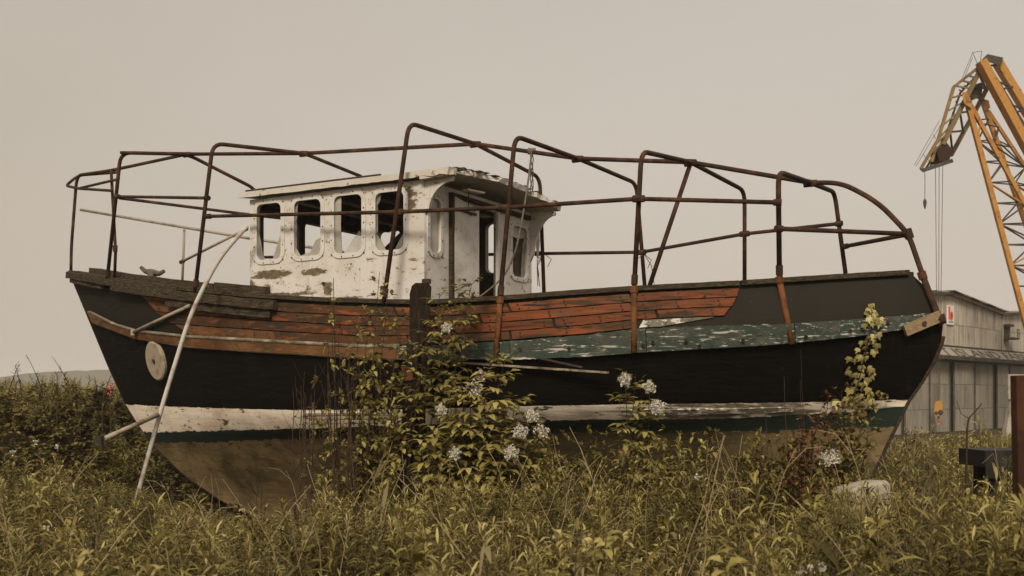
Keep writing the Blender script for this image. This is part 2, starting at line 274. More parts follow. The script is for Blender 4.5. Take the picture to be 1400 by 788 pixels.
def mat_hull():
    m, n, b, N = nodes('hull_paint'); uv = N('UVMap', uv_map='paint'); sx = N('SeparateXYZ'); n.links.new(uv.outputs[0], sx.inputs[0]); v = sx.outputs[1]; u = sx.outputs[0]; vec = coords(N, n)
    edge = val(N, n, 'MULTIPLY', val(N, n, 'SUBTRACT', noise(N, n, vec, (7, 7, 22), 8, .7), .5), rng(N, n, v, 2.3, 2.75, .42, .07))
    vv = val(N, n, 'DIVIDE', val(N, n, 'ADD', v, edge), 6.)
    r = N('ValToRGB'); r.color_ramp.interpolation = 'CONSTANT'; el = r.color_ramp.elements
    st = [(0, (.235, .16, .078)), (1/6, (.020, .030, .022)), (2/6, (.80, .69, .55)), (3/6, (.0045, .0030, .0016)), (4.45/6, (.024, .0205, .0145))]
    while len(el) < len(st): el.new(.5)
    for e, (p, c) in zip(el, st): e.position = p; e.color = (*c, 1)
    n.links.new(vv, r.inputs[0]); col = r.outputs[0]
    band = N('Math', operation='COMPARE'); n.links.new(vv, band.inputs[0]); band.inputs[1].default_value = 2.5/6; band.inputs[2].default_value = .082
    # rust and grime in the white band, bare patches towards the stern
    s1 = rng(N, n, noise(N, n, vec, (1.1, 1.1, 2.2), 6, off=2), .50, .66); s1 = val(N, n, 'MULTIPLY', s1, band.outputs[0]); col = mixc(N, n, val(N, n, 'MULTIPLY', s1, .6), col, (.46, .27, .13))
    s2 = rng(N, n, noise(N, n, vec, (5, 5, 16), 6, off=5), .60, .64); s2 = val(N, n, 'MULTIPLY', s2, band.outputs[0]); col = mixc(N, n, s2, col, (.10, .082, .055))
    sep = N('SeparateXYZ'); tco = N('TexCoord'); n.links.new(tco.outputs['Object'], sep.inputs[0])
    s3 = rng(N, n, val(N, n, 'ADD', sep.outputs[0], val(N, n, 'MULTIPLY', noise(N, n, vec, (2, 2, 9), 5, off=8), 3.)), 3.6, 4.4); s3 = val(N, n, 'MULTIPLY', val(N, n, 'MULTIPLY', s3, band.outputs[0]), rng(N, n, noise(N, n, vec, (3, 3, 20), 5, off=11), .45, .55)); col = mixc(N, n, s3, col, (.17, .145, .105))
    # drip streaks, salt marks, scrapes
    st1 = rng(N, n, noise(N, n, vec, (16, 16, .9), 4, off=13), .62, .74); col = mixc(N, n, val(N, n, 'MULTIPLY', st1, .22), col, (.045, .035, .022))
    st2 = rng(N, n, noise(N, n, vec, (34, 34, 2.4), 3, off=17), .70, .76); col = mixc(N, n, val(N, n, 'MULTIPLY', st2, .55), col, (.11, .095, .07))
    dk = rng(N, n, noise(N, n, vec, (2.5, 2.5, 1.2), 5, off=21), .45, .7); col = mixc(N, n, val(N, n, 'MULTIPLY', dk, .22), col, (.012, .009, .006))
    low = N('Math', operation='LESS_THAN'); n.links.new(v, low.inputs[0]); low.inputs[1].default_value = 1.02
    al = val(N, n, 'MULTIPLY', rng(N, n, noise(N, n, vec, (1.3, 1.3, 2.0), 7, .65, off=31), .42, .62), low.outputs[0]); col = mixc(N, n, val(N, n, 'MULTIPLY', al, .8), col, (.050, .043, .020))      # algae and grime on the bottom paint
    mid = val(N, n, 'SUBTRACT', 1., rng(N, n, val(N, n, 'ABSOLUTE', val(N, n, 'SUBTRACT', val(N, n, 'ADD', sep.outputs[0], val(N, n, 'MULTIPLY', noise(N, n, vec, (.9, .9, 1.6), 6, off=41), 2.4)), 2.3)), 1.8, 3.6)); col = mixc(N, n, val(N, n, 'MULTIPLY', val(N, n, 'MULTIPLY', mid, low.outputs[0]), .85), col, (.036, .030, .015))      # shade under the hull's turn and bushes, painted into the bottom colour amidships
    al2 = val(N, n, 'MULTIPLY', rng(N, n, noise(N, n, vec, (6, 6, 9), 6, off=37), .60, .66), low.outputs[0]); col = mixc(N, n, val(N, n, 'MULTIPLY', al2, .6), col, (.03, .024, .013))
    n.links.new(col, b.inputs['Base Color']); b.inputs['Roughness'].default_value = .7; b.inputs['Specular IOR Level'].default_value = .07
    seam = rng(N, n, val(N, n, 'PINGPONG', val(N, n, 'ADD', val(N, n, 'MULTIPLY', v, 3.2), val(N, n, 'MULTIPLY', noise(N, n, vec, (4, 4, 4), 4, off=44), .05)), .5), .0, .05)
    bump(N, n, b, val(N, n, 'ADD', val(N, n, 'MULTIPLY', seam, .10), noise(N, n, vec, (3, 3, 14), 6, off=25)), .45, .02); return m
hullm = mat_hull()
LV = [0, .05, .1, .18, .25, .38, .5, .62, .75, .88, 1, 1.33, 1.66, 2, 2.5, 3, 3.25, 3.5, 3.75, 4, 4.5, 5, 5.33, 5.66, 6]
NA = 97; AA = .5-.5*np.cos(np.pi*np.linspace(0, 1, NA)); V = []; Fc = []; UVs = []
for side in (-1, 1):
    o = len(V)
    for lv in LV:
        for a in AA: V.append(hp(a, lv, side)); UVs.append((a*12, lv))
    for j in range(len(LV)-1):
        for i in range(NA-1):
            q = (o+j*NA+i, o+j*NA+i+1, o+(j+1)*NA+i+1, o+(j+1)*NA+i); Fc.append(q if side < 0 else q[::-1])
nb = len(LV)*NA
for j in range(len(LV)-1):
    for i in (0, NA-1):
        q = (j*NA+i, (j+1)*NA+i, nb+(j+1)*NA+i, nb+j*NA+i); Fc.append(q if i else q[::-1])
for i in range(NA-1): Fc.append((i, nb+i, nb+i+1, i+1))
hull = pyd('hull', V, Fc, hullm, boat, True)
uvl = hull.data.uv_layers.new(name='paint')
for lp, d in zip(hull.data.loops, uvl.data): d.uv = UVs[lp.vertex_index]
tag(hull, 'black carvel hull with peeling white waterline band')
# deck a little below the sheer
dv = []; df = []
for i, a in enumerate(AA): dv += [hp(a, 5.35, -1)+Vector((0, .02, 0)), hp(a, 5.35, 1)-Vector((0, .02, 0))]
for i in range(NA-1): df.append((2*i, 2*i+1, 2*i+3, 2*i+2))
pyd('deck', dv, df, darkwood, boat)
def strip(name, a0, a1, lb, lt, m, parent, o0=-.005, o1=.025, n=24, ea=None, eb=None, jag=0):
    """a board bent along the hull: lb, lt are levels (or functions of a); ea, eb give end stations at the top edge"""
    fb = lb if callable(lb) else (lambda a: lb); ft = lt if callable(lt) else (lambda a: lt); v = []; f = []
    for i in range(n+1):
        t = i/n; ab = a0+(a1-a0)*t; at = (a0 if ea is None else ea)+((a1 if eb is None else eb)-(a0 if ea is None else ea))*t
        j1, j2 = random.uniform(-jag, jag), random.uniform(-jag, jag)
        v += [hp(ab, fb(ab)+j1, -1, o0), hp(ab, fb(ab)+j1, -1, o1), hp(at, ft(at)+j2, -1, o1), hp(at, ft(at)+j2, -1, o0)]
    for i in range(n):
        for k in range(4): f.append((4*i+k, 4*i+(k+1) % 4, 4*i+4+(k+1) % 4, 4*i+4+k))
    f += [(3, 2, 1, 0), (4*n, 4*n+1, 4*n+2, 4*n+3)]
    return pyd(name, v, f, m, parent)
A = {px: a_at(px, 5.5) for px in (185, 200, 215, 235, 262, 330, 380, 470, 512, 545, 560, 600, 660, 700, 760, 815, 868, 900, 940, 958, 975, 992, 1003, 1010, 1035)}
# red topside planks: four runs from the sheer down to the rubbing strake, butted at staggered frames
tops = [5.93, 5.70, 5.47, 5.24, 5.02]
cuts = [[200, 380, 545, 700, 868, 1010], [215, 330, 512, 660, 868, 1003], [235, 470, 600, 760, 900, 992], [262, 380, 560, 700, 868]]
topend = {0: (185, 1012), 1: (200, 1008), 2: (215, 1000), 3: (240, 868)}
boltrows = MB()
for rI, row in enumerate(cuts):
    for k in range(len(row)-1):
        p0, p1 = row[k], row[k+1]; g = .0012
        b0, b1 = a_at(p0, tops[rI+1])+g, a_at(p1, tops[rI+1])-g; t0, t1 = b0, b1
        if k == 0: t0 = a_at(topend[rI][0], tops[rI])+g
        if k == len(row)-2:
            t1 = a_at(topend[rI][1], tops[rI])-g
        m_ = plankbrown if p1 <= 400 else (plankdark if p1 <= 700 else plankred)
        strip('plank', b0, b1, tops[rI+1]+.013, tops[rI]-.013, m_, hull, -.006, .022+random.uniform(-.003, .004), 22, t0, t1, .006)
        for aa in (b0+.008, b1-.008, (b0+b1)/2-.003):
            for q in (.3, .7):
                lv = tops[rI+1]+(tops[rI]-tops[rI+1])*q; p = hp(aa, lv, -1, .02); nn = hn(aa, lv); boltrows.tube([p, p+nn*.011], .011, 6)
strip('plank', a_at(874, 5.03), a_at(905, 5.03), 5.03, 5.22, plankpale, hull, -.006, .02, 14, a_at(880, 5.2), a_at(978, 5.2), .004)
tag(boltrows.build('bolt_heads', darkmetal, hull), kind='stuff')
# rubbing strake: bare brown at the bow, peeling green and white aft
for p0, p1, m_ in ((126, 330, strakebrown), (330, 548, strakebrown), (548, 700, strakegreen), (700, 884, strakegreen), (884, 1085, strakegreen), (1085, 1283, strakegreen)):
    strip('rubbing_strake', a_at(p0, 4.5)+.0003, a_at(p1, 4.5)-.0003, 4.03, 4.985, m_, hull, -.005, .05, 40, jag=.02)
mb = MB(); mb.tube([hp(a, 5.0, -1, .035) for a in np.linspace(a_at(126, 5), a_at(548, 5), 50)], .024, 6); mb.build('moulding', moulding, hull, True)
mb = MB(); mb.tube([hp(a, 4.0, -1, .03) for a in np.linspace(a_at(250, 4), a_at(640, 4), 40)], .018, 6); mb.build('moulding', moulding, hull, True)
holes = MB()
for px, py in [(780, 475), (714, 477), (893, 466), (938, 463), (956, 470), (1015, 462), (1100, 457), (1160, 450), (880, 470), (1211, 441)]:
    a, lv = hit(px, py); p = hp(a, lv, -1, .048); holes.tube([p, p+hn(a, lv)*.01], .02, 8)
tag(holes.build('bolt_heads', darkmetal, hull), kind='stuff')
# loose metal strip hanging off the strake amidships
a, lv = hit(590, 492); p0 = hp(a, lv, -1, .07); a, lv = hit(835, 503); p1 = hp(a, lv, -1, .16)
MB().bar(p0, p1, .05, .022).build('loose_strip', moulding, hull)
a, lv = hit(800, 498); p2 = hp(a, lv, -1, .12); a, lv = hit(735, 487); MB().bar(hp(a, lv, -1, .06), p2, .02, .02).build('loose_strip', darkmetal, hull)
# horizontal battens in the white band behind the tall stems
for k in range(4):
    strip('band_batten', a_at(424, 2.5), a_at(546, 2.5), 2.06+.23*k, 2.06+.23*k+.13, slatm, hull, -.005, .02, 12, jag=.008)
strip('band_batten', a_at(850, 2.5), a_at(1085, 2.6), 2.35, 2.68, plankpale, hull, -.005, .012, 24, jag=.02)
# cap rail with broken timber layers at the bow
def sweep(name, aset, lv, o0, o1, z0, z1, m, parent, side=-1, jag=0):
    v = []; f = []; n = len(aset)-1
    for a in aset:
        p = hp(a, lv, side); nn = (hp(a, lv, side, .1)-p); nn.z = 0; nn.normalize(); j = random.uniform(-jag, jag)
        for oo, zz in ((o0, z0), (o1, z0), (o1, z1), (o0, z1)): v.append(p+nn*(oo+(j if oo > 0 else 0))+Vector((0, 0, zz+j*.5)))
    for i in range(n):
        for k in range(4): f.append((4*i+k, 4*i+(k+1) % 4, 4*i+4+(k+1) % 4, 4*i+4+k))
    f += [(3, 2, 1, 0), (4*n, 4*n+1, 4*n+2, 4*n+3)]
    return pyd(name, v, f, m, parent)
for side in (-1, 1):
    for p0, p1 in ((0.010, a_at(380, 6)), (a_at(380, 6)+.001, a_at(690, 6)), (a_at(690, 6)+.001, a_at(1010, 6)), (a_at(1010, 6)+.001, .996)):
        bow = p1 < .4
        sweep('cap_rail', np.linspace(p0, p1, 30), 6, -.12, .055, -.004 if bow else .0, .075 if bow else .05, darkwood, boat, side, .006 if bow else .002)
sweep('broken_rail_timber', np.linspace(.016, a_at(255, 5.8), 16), 6, .055, .10, -.07, .03, darkwood, boat, -1, .012)
sweep('broken_rail_timber', np.linspace(a_at(165, 5.8), a_at(388, 5.8), 22), 6, .03, .10, -.13, -.015, darkwood, boat, -1, .010)
sweep('broken_rail_timber', np.linspace(a_at(235, 5.8), a_at(380, 5.8), 18), 6, .026, .055, -.24, -.135, darkwood, boat, -1, .012)
sweep('broken_rail_timber', np.linspace(.018, a_at(150, 5.8), 10), 6, .02, .07, -.14, -.075, darkwood, boat, -1, .014)
sweep('broken_rail_timber', np.linspace(a_at(115, 5.8), a_at(285, 5.8), 18), 6, -.30, -.12, .02, .13, darkwood, boat, -1, .010)
sweep('hatch_coaming', np.linspace(a_at(280, 6), a_at(350, 6), 8), 6, -.34, -.14, .02, .15, darkwood, boat, -1, .004)
mb = MB(); mb.bar(Vector((-7.74, 0, 3.73)), Vector((-7.50, 0, 3.70)), .20, .10); mb.build('stem_head', darkwood, boat)
# stern post edge
mb = MB(); mb.tube([(np.interp(z, TZ, TX)+.01, 0, z) for z in np.linspace(0, 2.4, 30)], .024, 6); mb.build('stern_post', darkmetal, boat)
mb = MB(); mb.tube([(np.interp(z, BZ, BX)-.008, 0, z) for z in np.linspace(0.02, 3.70, 30)], .03, 6); mb.build('stem_post', darkwood, boat)
# pale disc on the bow, mooring cleat, stern board
a, lv = hit(217, 493); p = hp(a, lv, -1, .02); nn = hn(a, lv); mb = MB(); mb.tube([p, p+nn*.035, p+nn*.05], [.285, .285, .265], 28); dsc = mb.build('bow_disc', discmat, boat)
mb = MB(); mb.tube([p+nn*.045, p+nn*.062], .035, 10); mb.build('bow_disc_boss', darkmetal, dsc)
cl = at_w(208, 377, -.55); mb = MB(); mb.tube([cl+Vector((0, 0, -.25)), cl+Vector((0, 0, -.05)), cl+Vector((0, 0, .06))], [.085, .055, .075], 10)
h0, h1 = at_w(193, 366, -.55), at_w(224, 371, -.55); hm = (h0+h1)/2-Vector((0, 0, .045)); mb.tube([h0, h0*.6+hm*.4-Vector((0, 0, .03)), hm, h1*.6+hm*.4-Vector((0, 0, .03)), h1], [.028, .036, .05, .036, .028], 8); mb.build('mooring_cleat', ironcleat, boat, True)
a, lv = hit(1231, 452); q0 = hp(a, lv, -1, .09); a, lv = hit(1270, 437); q1 = hp(a, lv, -1, .085); q1 = q1+(q1-q0)*.22
sb = MB().bar(q0, q1, .04, .115).build('stern_board', tanwood, boat)
pm = (q0+q1)/2+Vector((.02, -.025, 0)); MB().tube([pm, pm+Vector((.008, -.012, 0))], .022, 8).build('bolt_hole', darkmetal, sb)
# ------------------------------------------------------------------ wheelhouse
def patch_paint():
    m, n, b, N = nodes('peeling_white_paint'); t = N('TexCoord'); s = N('SeparateXYZ'); n.links.new(t.outputs['Object'], s.inputs[0]); vec = t.outputs['Object']
    nz = noise(N, n, vec, (5, 5, 10), 9, .78); acc = None
    for px0, px1, py0, py1 in [(345, 399, 367, 384), (411, 446, 366, 379), (338, 425, 397, 410), (441, 456, 384, 404), (428, 498, 404, 415), (536, 572, 255, 296), (335, 352, 384, 404)]:
        c0, c1 = at_w(px0, py1, -1.33), at_w(px1, py0, -1.33)
        dx = val(N, n, 'DIVIDE', val(N, n, 'SUBTRACT', s.outputs[0], (c0.x+c1.x)/2), (c1.x-c0.x)/2); dz = val(N, n, 'DIVIDE', val(N, n, 'SUBTRACT', s.outputs[2], (c0.z+c1.z)/2), (c1.z-c0.z)/2)
        d = val(N, n, 'ADD', val(N, n, 'POWER', val(N, n, 'ABSOLUTE', dx), 2.), val(N, n, 'POWER', val(N, n, 'ABSOLUTE', dz), 2.))
        q = rng(N, n, d, 0, 1.5, 1, 0); acc = q if acc is None else val(N, n, 'MAXIMUM', acc, q)
    pm = rng(N, n, val(N, n, 'ADD', acc, val(N, n, 'MULTIPLY', val(N, n, 'SUBTRACT', nz, .5), 4.2)), .42, .47)
    col = mixc(N, n, rng(N, n, noise(N, n, vec, 2.2, 5, off=4), .42, .72), (.60, .56, .505), (.50, .44, .37))
    col = mixc(N, n, rng(N, n, noise(N, n, vec, (9, 9, 1.1), 4, off=9), .60, .76, 0, .55), col, (.40, .28, .18))
    col = mixc(N, n, rng(N, n, noise(N, n, vec, 26, 4, off=6), .655, .685), col, (.085, .058, .035)); col = mixc(N, n, rng(N, n, noise(N, n, vec, (60, 60, 60), 3, off=16), .69, .72), col, (.05, .035, .022)); col = mixc(N, n, rng(N, n, noise(N, n, vec, (3, 3, 5), 8, .75, off=19), .68, .71), col, (.34, .26, .17))
    under = mixc(N, n, rng(N, n, noise(N, n, vec, 14, 5, off=2), .4, .65), (.165, .115, .062), (.085, .066, .036))
    halo = rng(N, n, val(N, n, 'ADD', acc, val(N, n, 'MULTIPLY', val(N, n, 'SUBTRACT', nz, .5), 4.2)), .15, .42, 0, .6); col = mixc(N, n, halo, col, (.46, .37, .26))
    col = mixc(N, n, pm, col, under)
    n.links.new(col, b.inputs['Base Color']); b.inputs['Roughness'].default_value = .6; b.inputs['Specular IOR Level'].default_value = .3
    h = val(N, n, 'SUBTRACT', val(N, n, 'MULTIPLY', noise(N, n, vec, 3, 5, off=12), .5), pm); bump(N, n, b, h, .5, .012); return m
paint = patch_paint()
XF, XA, WN, WF, ZB, ZT = -2.68, 0., -1.33, 1.33, 2.45, 4.30
wh = empty('wheelhouse'); wh.parent = boat; tag(wh, 'peeling white timber wheelhouse with four rounded side windows')
wins = []
for (x0, x1, y0, y1) in ((351, 385, 278, 356), (402, 439.5, 273, 351), (456.5, 495.5, 266.5, 347), (513, 553, 262, 343)):
    p, q = at_w(x0, (y0+y1)/2, WN), at_w(x1, (y0+y1)/2, WN); xm = (x0+x1)/2; wins.append((p.x, q.x, at_w(xm, y1, WN).z, at_w(xm, y0, WN).z))
side_out = [(XF, ZB), (XA, ZB), (XA, ZT), (XF, ZT)]
aftw = [(-1.225, -.985, 3.47, 4.12), (.77, 1.19, 3.38, 4.07)]
frontw = [(-1.15, -.45, 3.5, 4.15), (-.33, .33, 3.5, 4.15), (.45, 1.15, 3.5, 4.15)]
aft_out = [(WN+.05, ZB), (-.72, ZB), (-.72, 4.17), (.37, 4.17), (.37, ZB), (WF-.05, ZB), (WF-.05, ZT), (WN+.05, ZT)]
end_out = [(WN+.05, ZB), (WF-.05, ZB), (WF-.05, ZT), (WN+.05, ZT)]
def hole(w, g=0., r=.085): return rrect(w[0]-g, w[1]+g, w[2]-g, w[3]+g, r+g)
X_ = {'near': lambda o: (lambda u, v, d: (u, WN+.025+o+d, v)), 'far': lambda o: (lambda u, v, d: (u, WF-.025-o+d, v)), 'front': lambda o: (lambda u, v, d: (XF+.025+o+d, u, v)), 'aft': lambda o: (lambda u, v, d: (XA-.025-o+d, u, v))}
for key, outl, ws in (('near', side_out, wins), ('far', side_out, wins), ('front', end_out, frontw), ('aft', aft_out, aftw)):
    link('cabin_wall', curve_panel(outl, [hole(w) for w in ws], .05, X_[key](0)), paint, wh)
    shr = .06 if key in ('near', 'far') else .085
    if key != 'aft':
        lo = [(outl[0][0]+shr, ZB+.01), (outl[1][0]-shr, ZB+.01), (outl[1][0]-shr, ZT-.03), (outl[0][0]+shr, ZT-.03)]
        link('cabin_lining', curve_panel(lo, [hole(w, .004) for w in ws], .022, X_[key](.04)), lining, wh)
    for i, w in enumerate(ws):
        fr = link('window_frame', curve_panel(hole(w, .048), [hole(w, -.004)], .012, X_[key](-.029), .004), whiteframe, wh)
        if key in ('near', 'aft'):
            bb = MB(); xf = X_[key](-.030)
            for q in range(10):
                u = w[0]-.028+(w[1]-w[0]+.056)*(q % 2); vv = w[2]+(w[3]-w[2])*(q//2)/4
                s_ = -1 if key == 'near' else 1; bb.tube([Vector(xf(u, vv, s_*.004)), Vector(xf(u, vv, s_*.014))], .007+.003*random.random(), 6)
            for q in range(2):
                u = w[0]+(w[1]-w[0])*(.3+.4*q); s_ = -1 if key == 'near' else 1
                for vv in (w[2]-.03, w[3]+.03): bb.tube([Vector(xf(u, vv, s_*.004)), Vector(xf(u, vv, s_*.016))], .008, 6)
            tag(bb.build('bolt_heads', darkmetal, fr), kind='stuff')
# panes: one whole grimy pane aft, broken shards elsewhere
link('glass_pane', curve_panel(hole(aftw[0], .01), [], .006, X_['aft'](.0)), paneglass, wh)
def shard(w, pts, key='near', m=glass):
    pl = [(w[0]+(w[1]-w[0])*u, w[2]+(w[3]-w[2])*v) for u, v in pts]; link('glass_shard', curve_panel(pl, [], .006, X_[key](.0)), m, wh)
shard(wins[0], [(0, 0), (.35, 0), (.2, .1), (.12, .35), (0, .6)]); shard(wins[0], [(1, .0), (1, .55), (.8, .3), (.62, .05), (.6, 0)], m=paneglass)
shard(wins[1], [(0, 0), (1, 0), (1, .33), (.75, .28), (.55, .08), (.2, .03), (0, .2)], m=paneglass); shard(wins[1], [(0, 1), (0, .6), (.06, .7), (.1, 1)])
shard(wins[2], [(0, 0), (.25, 0), (.2, .5), (.22, 1), (0, 1)], m=paneglass); shard(wins[2], [(.3, 0), (1, 0), (1, .3), (.85, .38), (.6, .22)])
shard(wins[3], [(0, 0), (.35, 0), (.18, .18), (0, .32)], m=paneglass); shard(wins[3], [(0, 1), (.16, 1), (.13, .86), (0, .78)]); shard(wins[3], [(1, 0), (.62, 0), (.8, .18), (1, .34)])
shard(aftw[1], [(0, 1), (1, 1), (1, .82), (.5, .76), (0, .8)], 'aft', paneglass); shard(aftw[1], [(1, 0), (1, .7), (.82, .72), (.72, .1), (.7, 0)], 'aft')
# sliding door, posts, interior
dr = link('sliding_door', curve_panel([(-.74, ZB), (-.17, ZB), (-.17, 4.12), (-.74, 4.20)], [], .035, lambda u, v, d: (XA+.035+d, u, v)), whiteframe, wh)
MB().box(.0, .012, -.66, -.25, 4.03, 4.06).build('door_rail', darkmetal, dr).location = (.055, 0, 0)
MB().box(.0, .05, -.80, -.745, ZB, 4.2).build('door_post', darkwood, wh)
MB().box(.0, .04, .335, .37, ZB, 4.17).build('door_post', whiteframe, wh)
MB().box(-.03, .05, -.80, 1.22, 4.19, 4.24).build('door_track', darkwood, wh)
MB().box(-.10, -.055, .95, 1.28, ZB, 4.2).build('inner_post', lining, wh)
MB().box(XF+.1, XF+.55, WN+.15, WF-.15, ZB, 3.42).build('console', lining, wh)
mb = MB(); mb.bar(Vector((-1.55, -.3, 3.35)), Vector((-.85, -.3, 3.85)), .5, .05); mb.build('fallen_panel', lining, wh)
mb = MB(); mb.box(-.5, -.1, .2, .5, ZB, 2.95); mb.build('locker', lining, wh)
MB().box(XF+.06, XA-.06, WN+.06, WF-.06, ZB-.02, ZB+.01).build('cabin_floor', lining, wh)
for k in range(5):
    x = XF+.3+k*.52; MB().box(x, x+.05, WN+.07, WF-.07, 4.20, 4.30).build('ceiling_beam', lining, wh)
# roof: cambered slab with an aft overhang and a torn edge
nx, nw = 44, 24; RX0, RX1, RW = -2.80, .42, 1.43; rv = []; rf = []
def rz(w): return 4.335+.09*(1-(w/RW)**2)
for top in (1, 0):
    for i in range(nx+1):
        for j in range(nw+1):
            x, w = RX0+(RX1-RX0)*i/nx, -RW+2*RW*j/nw; z = rz(w)+(.05 if top else -.014)
            if i == nx:
                x += random.uniform(-.05, .015)
                if .5 < w < .68: x -= .13
            if j in (0, nw) and not top: z -= random.uniform(0, .012)
            if i > nx-7 and j < 3: z += random.uniform(-.014, .012)
            rv.append((x, w, z))
o = (nx+1)*(nw+1); S_ = nw+1
for i in range(nx):
    for j in range(nw):
        q = (i*S_+j, (i+1)*S_+j, (i+1)*S_+j+1, i*S_+j+1); rf.append(q); rf.append(tuple(k+o for k in q[::-1]))
for i in range(nx):
    for j in (0, nw): q = (i*S_+j, i*S_+j+o, (i+1)*S_+j+o, (i+1)*S_+j); rf.append(q if j == 0 else q[::-1])
for j in range(nw):
    for i in (0, nx): q = (i*S_+j, i*S_+j+1, i*S_+j+1+o, i*S_+j+o); rf.append(q if i == 0 else q[::-1])
roof = pyd('roof', rv, rf, whiteroof, wh)
MB().tube([Vector((-2.72, -1.36, 4.412)), Vector((-.6, -1.36, 4.412))], .013, 6).build('roof_edge_rod', darkmetal, roof)
MB().bar(at_w(545, 240, -1.33), at_w(636, 231, -1.25), .05, .03).build('roof_edge_strip', darkwood, roof)
MB().bar(at_w(575, 243, -1.40), at_w(622, 236, -1.36), .06, .05).build('torn_flashing', soffit, roof)
for k in range(16):
    w = -1.3+k*.165+random.uniform(-.04, .04); x = .33+random.uniform(-.05, .02); zz = rz(w)+.052
    MB().hexa([(x, w, zz), (x+.09, w+.02, zz), (x+.10, w+.10, zz+.01), (x-.02, w+.12, zz), (x, w, zz+.012), (x+.09, w+.02, zz+.018*random.random()), (x+.10, w+.10, zz+.018*random.random()), (x-.02, w+.12, zz+.012)]).build('torn_roof_felt', darkwood, roof)
# quarter knees that carry the overhang
def knee(wc, zt, h, ln, m):
    pl = [(0., zt-h), (0., zt)]+[(ln, zt), (ln, zt-.05)]
    for i in range(1, 9): t = R(90*i/9); pl.append((ln-(ln-.05)*math.sin(t), zt-.05-(h-.05)*(1-math.cos(t))))
    link('roof_knee', curve_panel(pl, [], .04, lambda u, v, d: (u+.001, wc+d, v)), m, wh)
knee(WN+.03, 4.305, .40, .38, paint); knee(WF-.03, 4.29, .66, .38, paint)
MB().tube([at_x(735, 300, .05), at_x(735.5, 330, .06), at_x(735, 353, .05)], [.02, .03, .015], 6).build('flaking_strip', soffit, wh)
mb = MB(); mb.bar(Vector((.2, -.75, 4.262)), Vector((.26, -.45, 4.262)), .1, .02); mb.build('soffit_scrap', whiteframe, roof)
# little vent window sill bits by the aft corner
# ------------------------------------------------------------------ pipe cage
def coupler(p, d, parent, r=.038, ln=.09, m=None):
    d = Vector(d).normalized(); MB().tube([p-d*ln/2, p+d*ln/2], r, 8).build('coupler', m or rust, parent)
def pipe(name, pts, r=.0265, m=None, fil=.16, parent=None):
    mb = MB(); mb.tube(fillet(pts, fil), r, 10); return mb.build(name, m or rust, parent or boat, True)
def hoop(foot, cw, corner, ridge, fw, far, ffoot, low=None, r=.0265):
    a, lv = hit(*foot) if foot[1] > 300 else (0, 0); pf = hp(a, min(lv, 6), -1, .06)
    if low is None: pf = pf+Vector((0, 0, .02))
    pts = [pf, at_w(*corner, -cw)]+([at_w(*ridge, 0)] if ridge else [])+[at_w(*far, fw)]
    if ffoot: pts.append(at_w(*ffoot, fw+.08))
    h = pipe('frame_hoop', pts, r)
    coupler(pf+(pts[1]-pf).normalized()*.10, pts[1]-pf, h, .037, .10)
    if ridge: coupler(at_w(*ridge, 0)+Vector((0, 0, -.01)), Vector((1, 0, 0)), h, .038, .14)
    if low:
        a2, l2 = hit(*low); pl = hp(a2, l2, -1, .085); mb = MB(); mb.tube([pf, pl], .031, 10); mb.build('hoop_foot', rustlow, h, True); coupler(pf, pf-pl, h, .042, .07, rustlow)
    return h, pts
H2, P2 = hoop((152, 384), 1.0, (165, 209), (256, 211), 1.0, (352, 260), (352, 330))
H3, P3 = hoop((272, 400), 1.4, (291, 196), (416, 210), 1.4, (500, 244), (512, 330))
H4, P4 = hoop((529, 415), 1.55, (559, 168), (650, 197), 1.55, (738, 243), (744, 408))
H5, P5 = hoop((687, 409), 1.55, (704, 186), (790, 217), 1.55, (870, 251), (882, 398), (683, 486))
H6, P6 = hoop((868, 397), 1.5, (877, 207), (944, 222), 1.5, (1018, 261), (1018, 386), (868, 478))
H7, P7 = hoop((1064, 387), 1.2, (1064, 235), (1108, 250), 1.2, (1141, 263), (1156, 374), (1080, 465))
def wi(p0, p1, w0, w1): return at_w(*p0, w0), at_w(*p1, w1)
def rail(pxs, ws, r=.0235, m=None, fil=.12, joints=True):
    pts = [at_w(x, y, w) for (x, y), w in zip(pxs, ws)]; o = pipe('frame_rail', pts, r, m, fil)
    if joints:
        for p in pts[1:-1]: coupler(p, pts[-1]-pts[0], o, .037, .12)
        coupler(pts[0], pts[1]-pts[0], o, .034, .08); coupler(pts[-1], pts[-1]-pts[-2], o, .034, .08)
    return o
rail([(285, 296), (545, 290), (690, 284), (873, 272), (1063, 277)], [-1.48, -1.62, -1.62, -1.56, -1.24])                       # near side rail
rail([(735, 347), (877, 345), (1018, 320), (1147, 306)], [1.62, 1.6, 1.54, 1.22])                                          # far side rail
rail([(352, 352), (560, 350), (735, 347)], [1.3, 1.55, 1.62], joints=False)
rail([(256, 211), (416, 210), (650, 197), (790, 217), (944, 222), (1108, 250)], [0, 0, 0, 0, 0, 0], .027)                       # ridge
rail([(165, 209), (290, 211)], [-1.0, -.5], .024, joints=False)
st_ = pipe('stern_rail', [at_w(1108, 250, 0), at_w(1150, 250, 0), at_w(1200, 276, 0), at_w(1242, 320, 0), at_w(1254, 355, -.05), at_w(1262, 378, -.1)], .027, fil=.5)
coupler(at_w(1242, 320, 0), Vector((.3, 0, -1)), st_, .045, .1)
sl = pipe('stern_rail_foot', [at_w(1261, 376, -.1), at_w(1287, 444, -.14)], .032, rust); coupler(at_w(1261, 377, -.1), Vector((.3, 0, -1)), sl, .044, .08)
coupler(at_w(1284, 437, -.14), Vector((1, 0, .2)), sl, .05, .12)
rail([(1065, 313), (1240, 320)], [-1.24, 0], .024); rail([(1156, 337), (1240, 321)], [1.15, 0], .024)
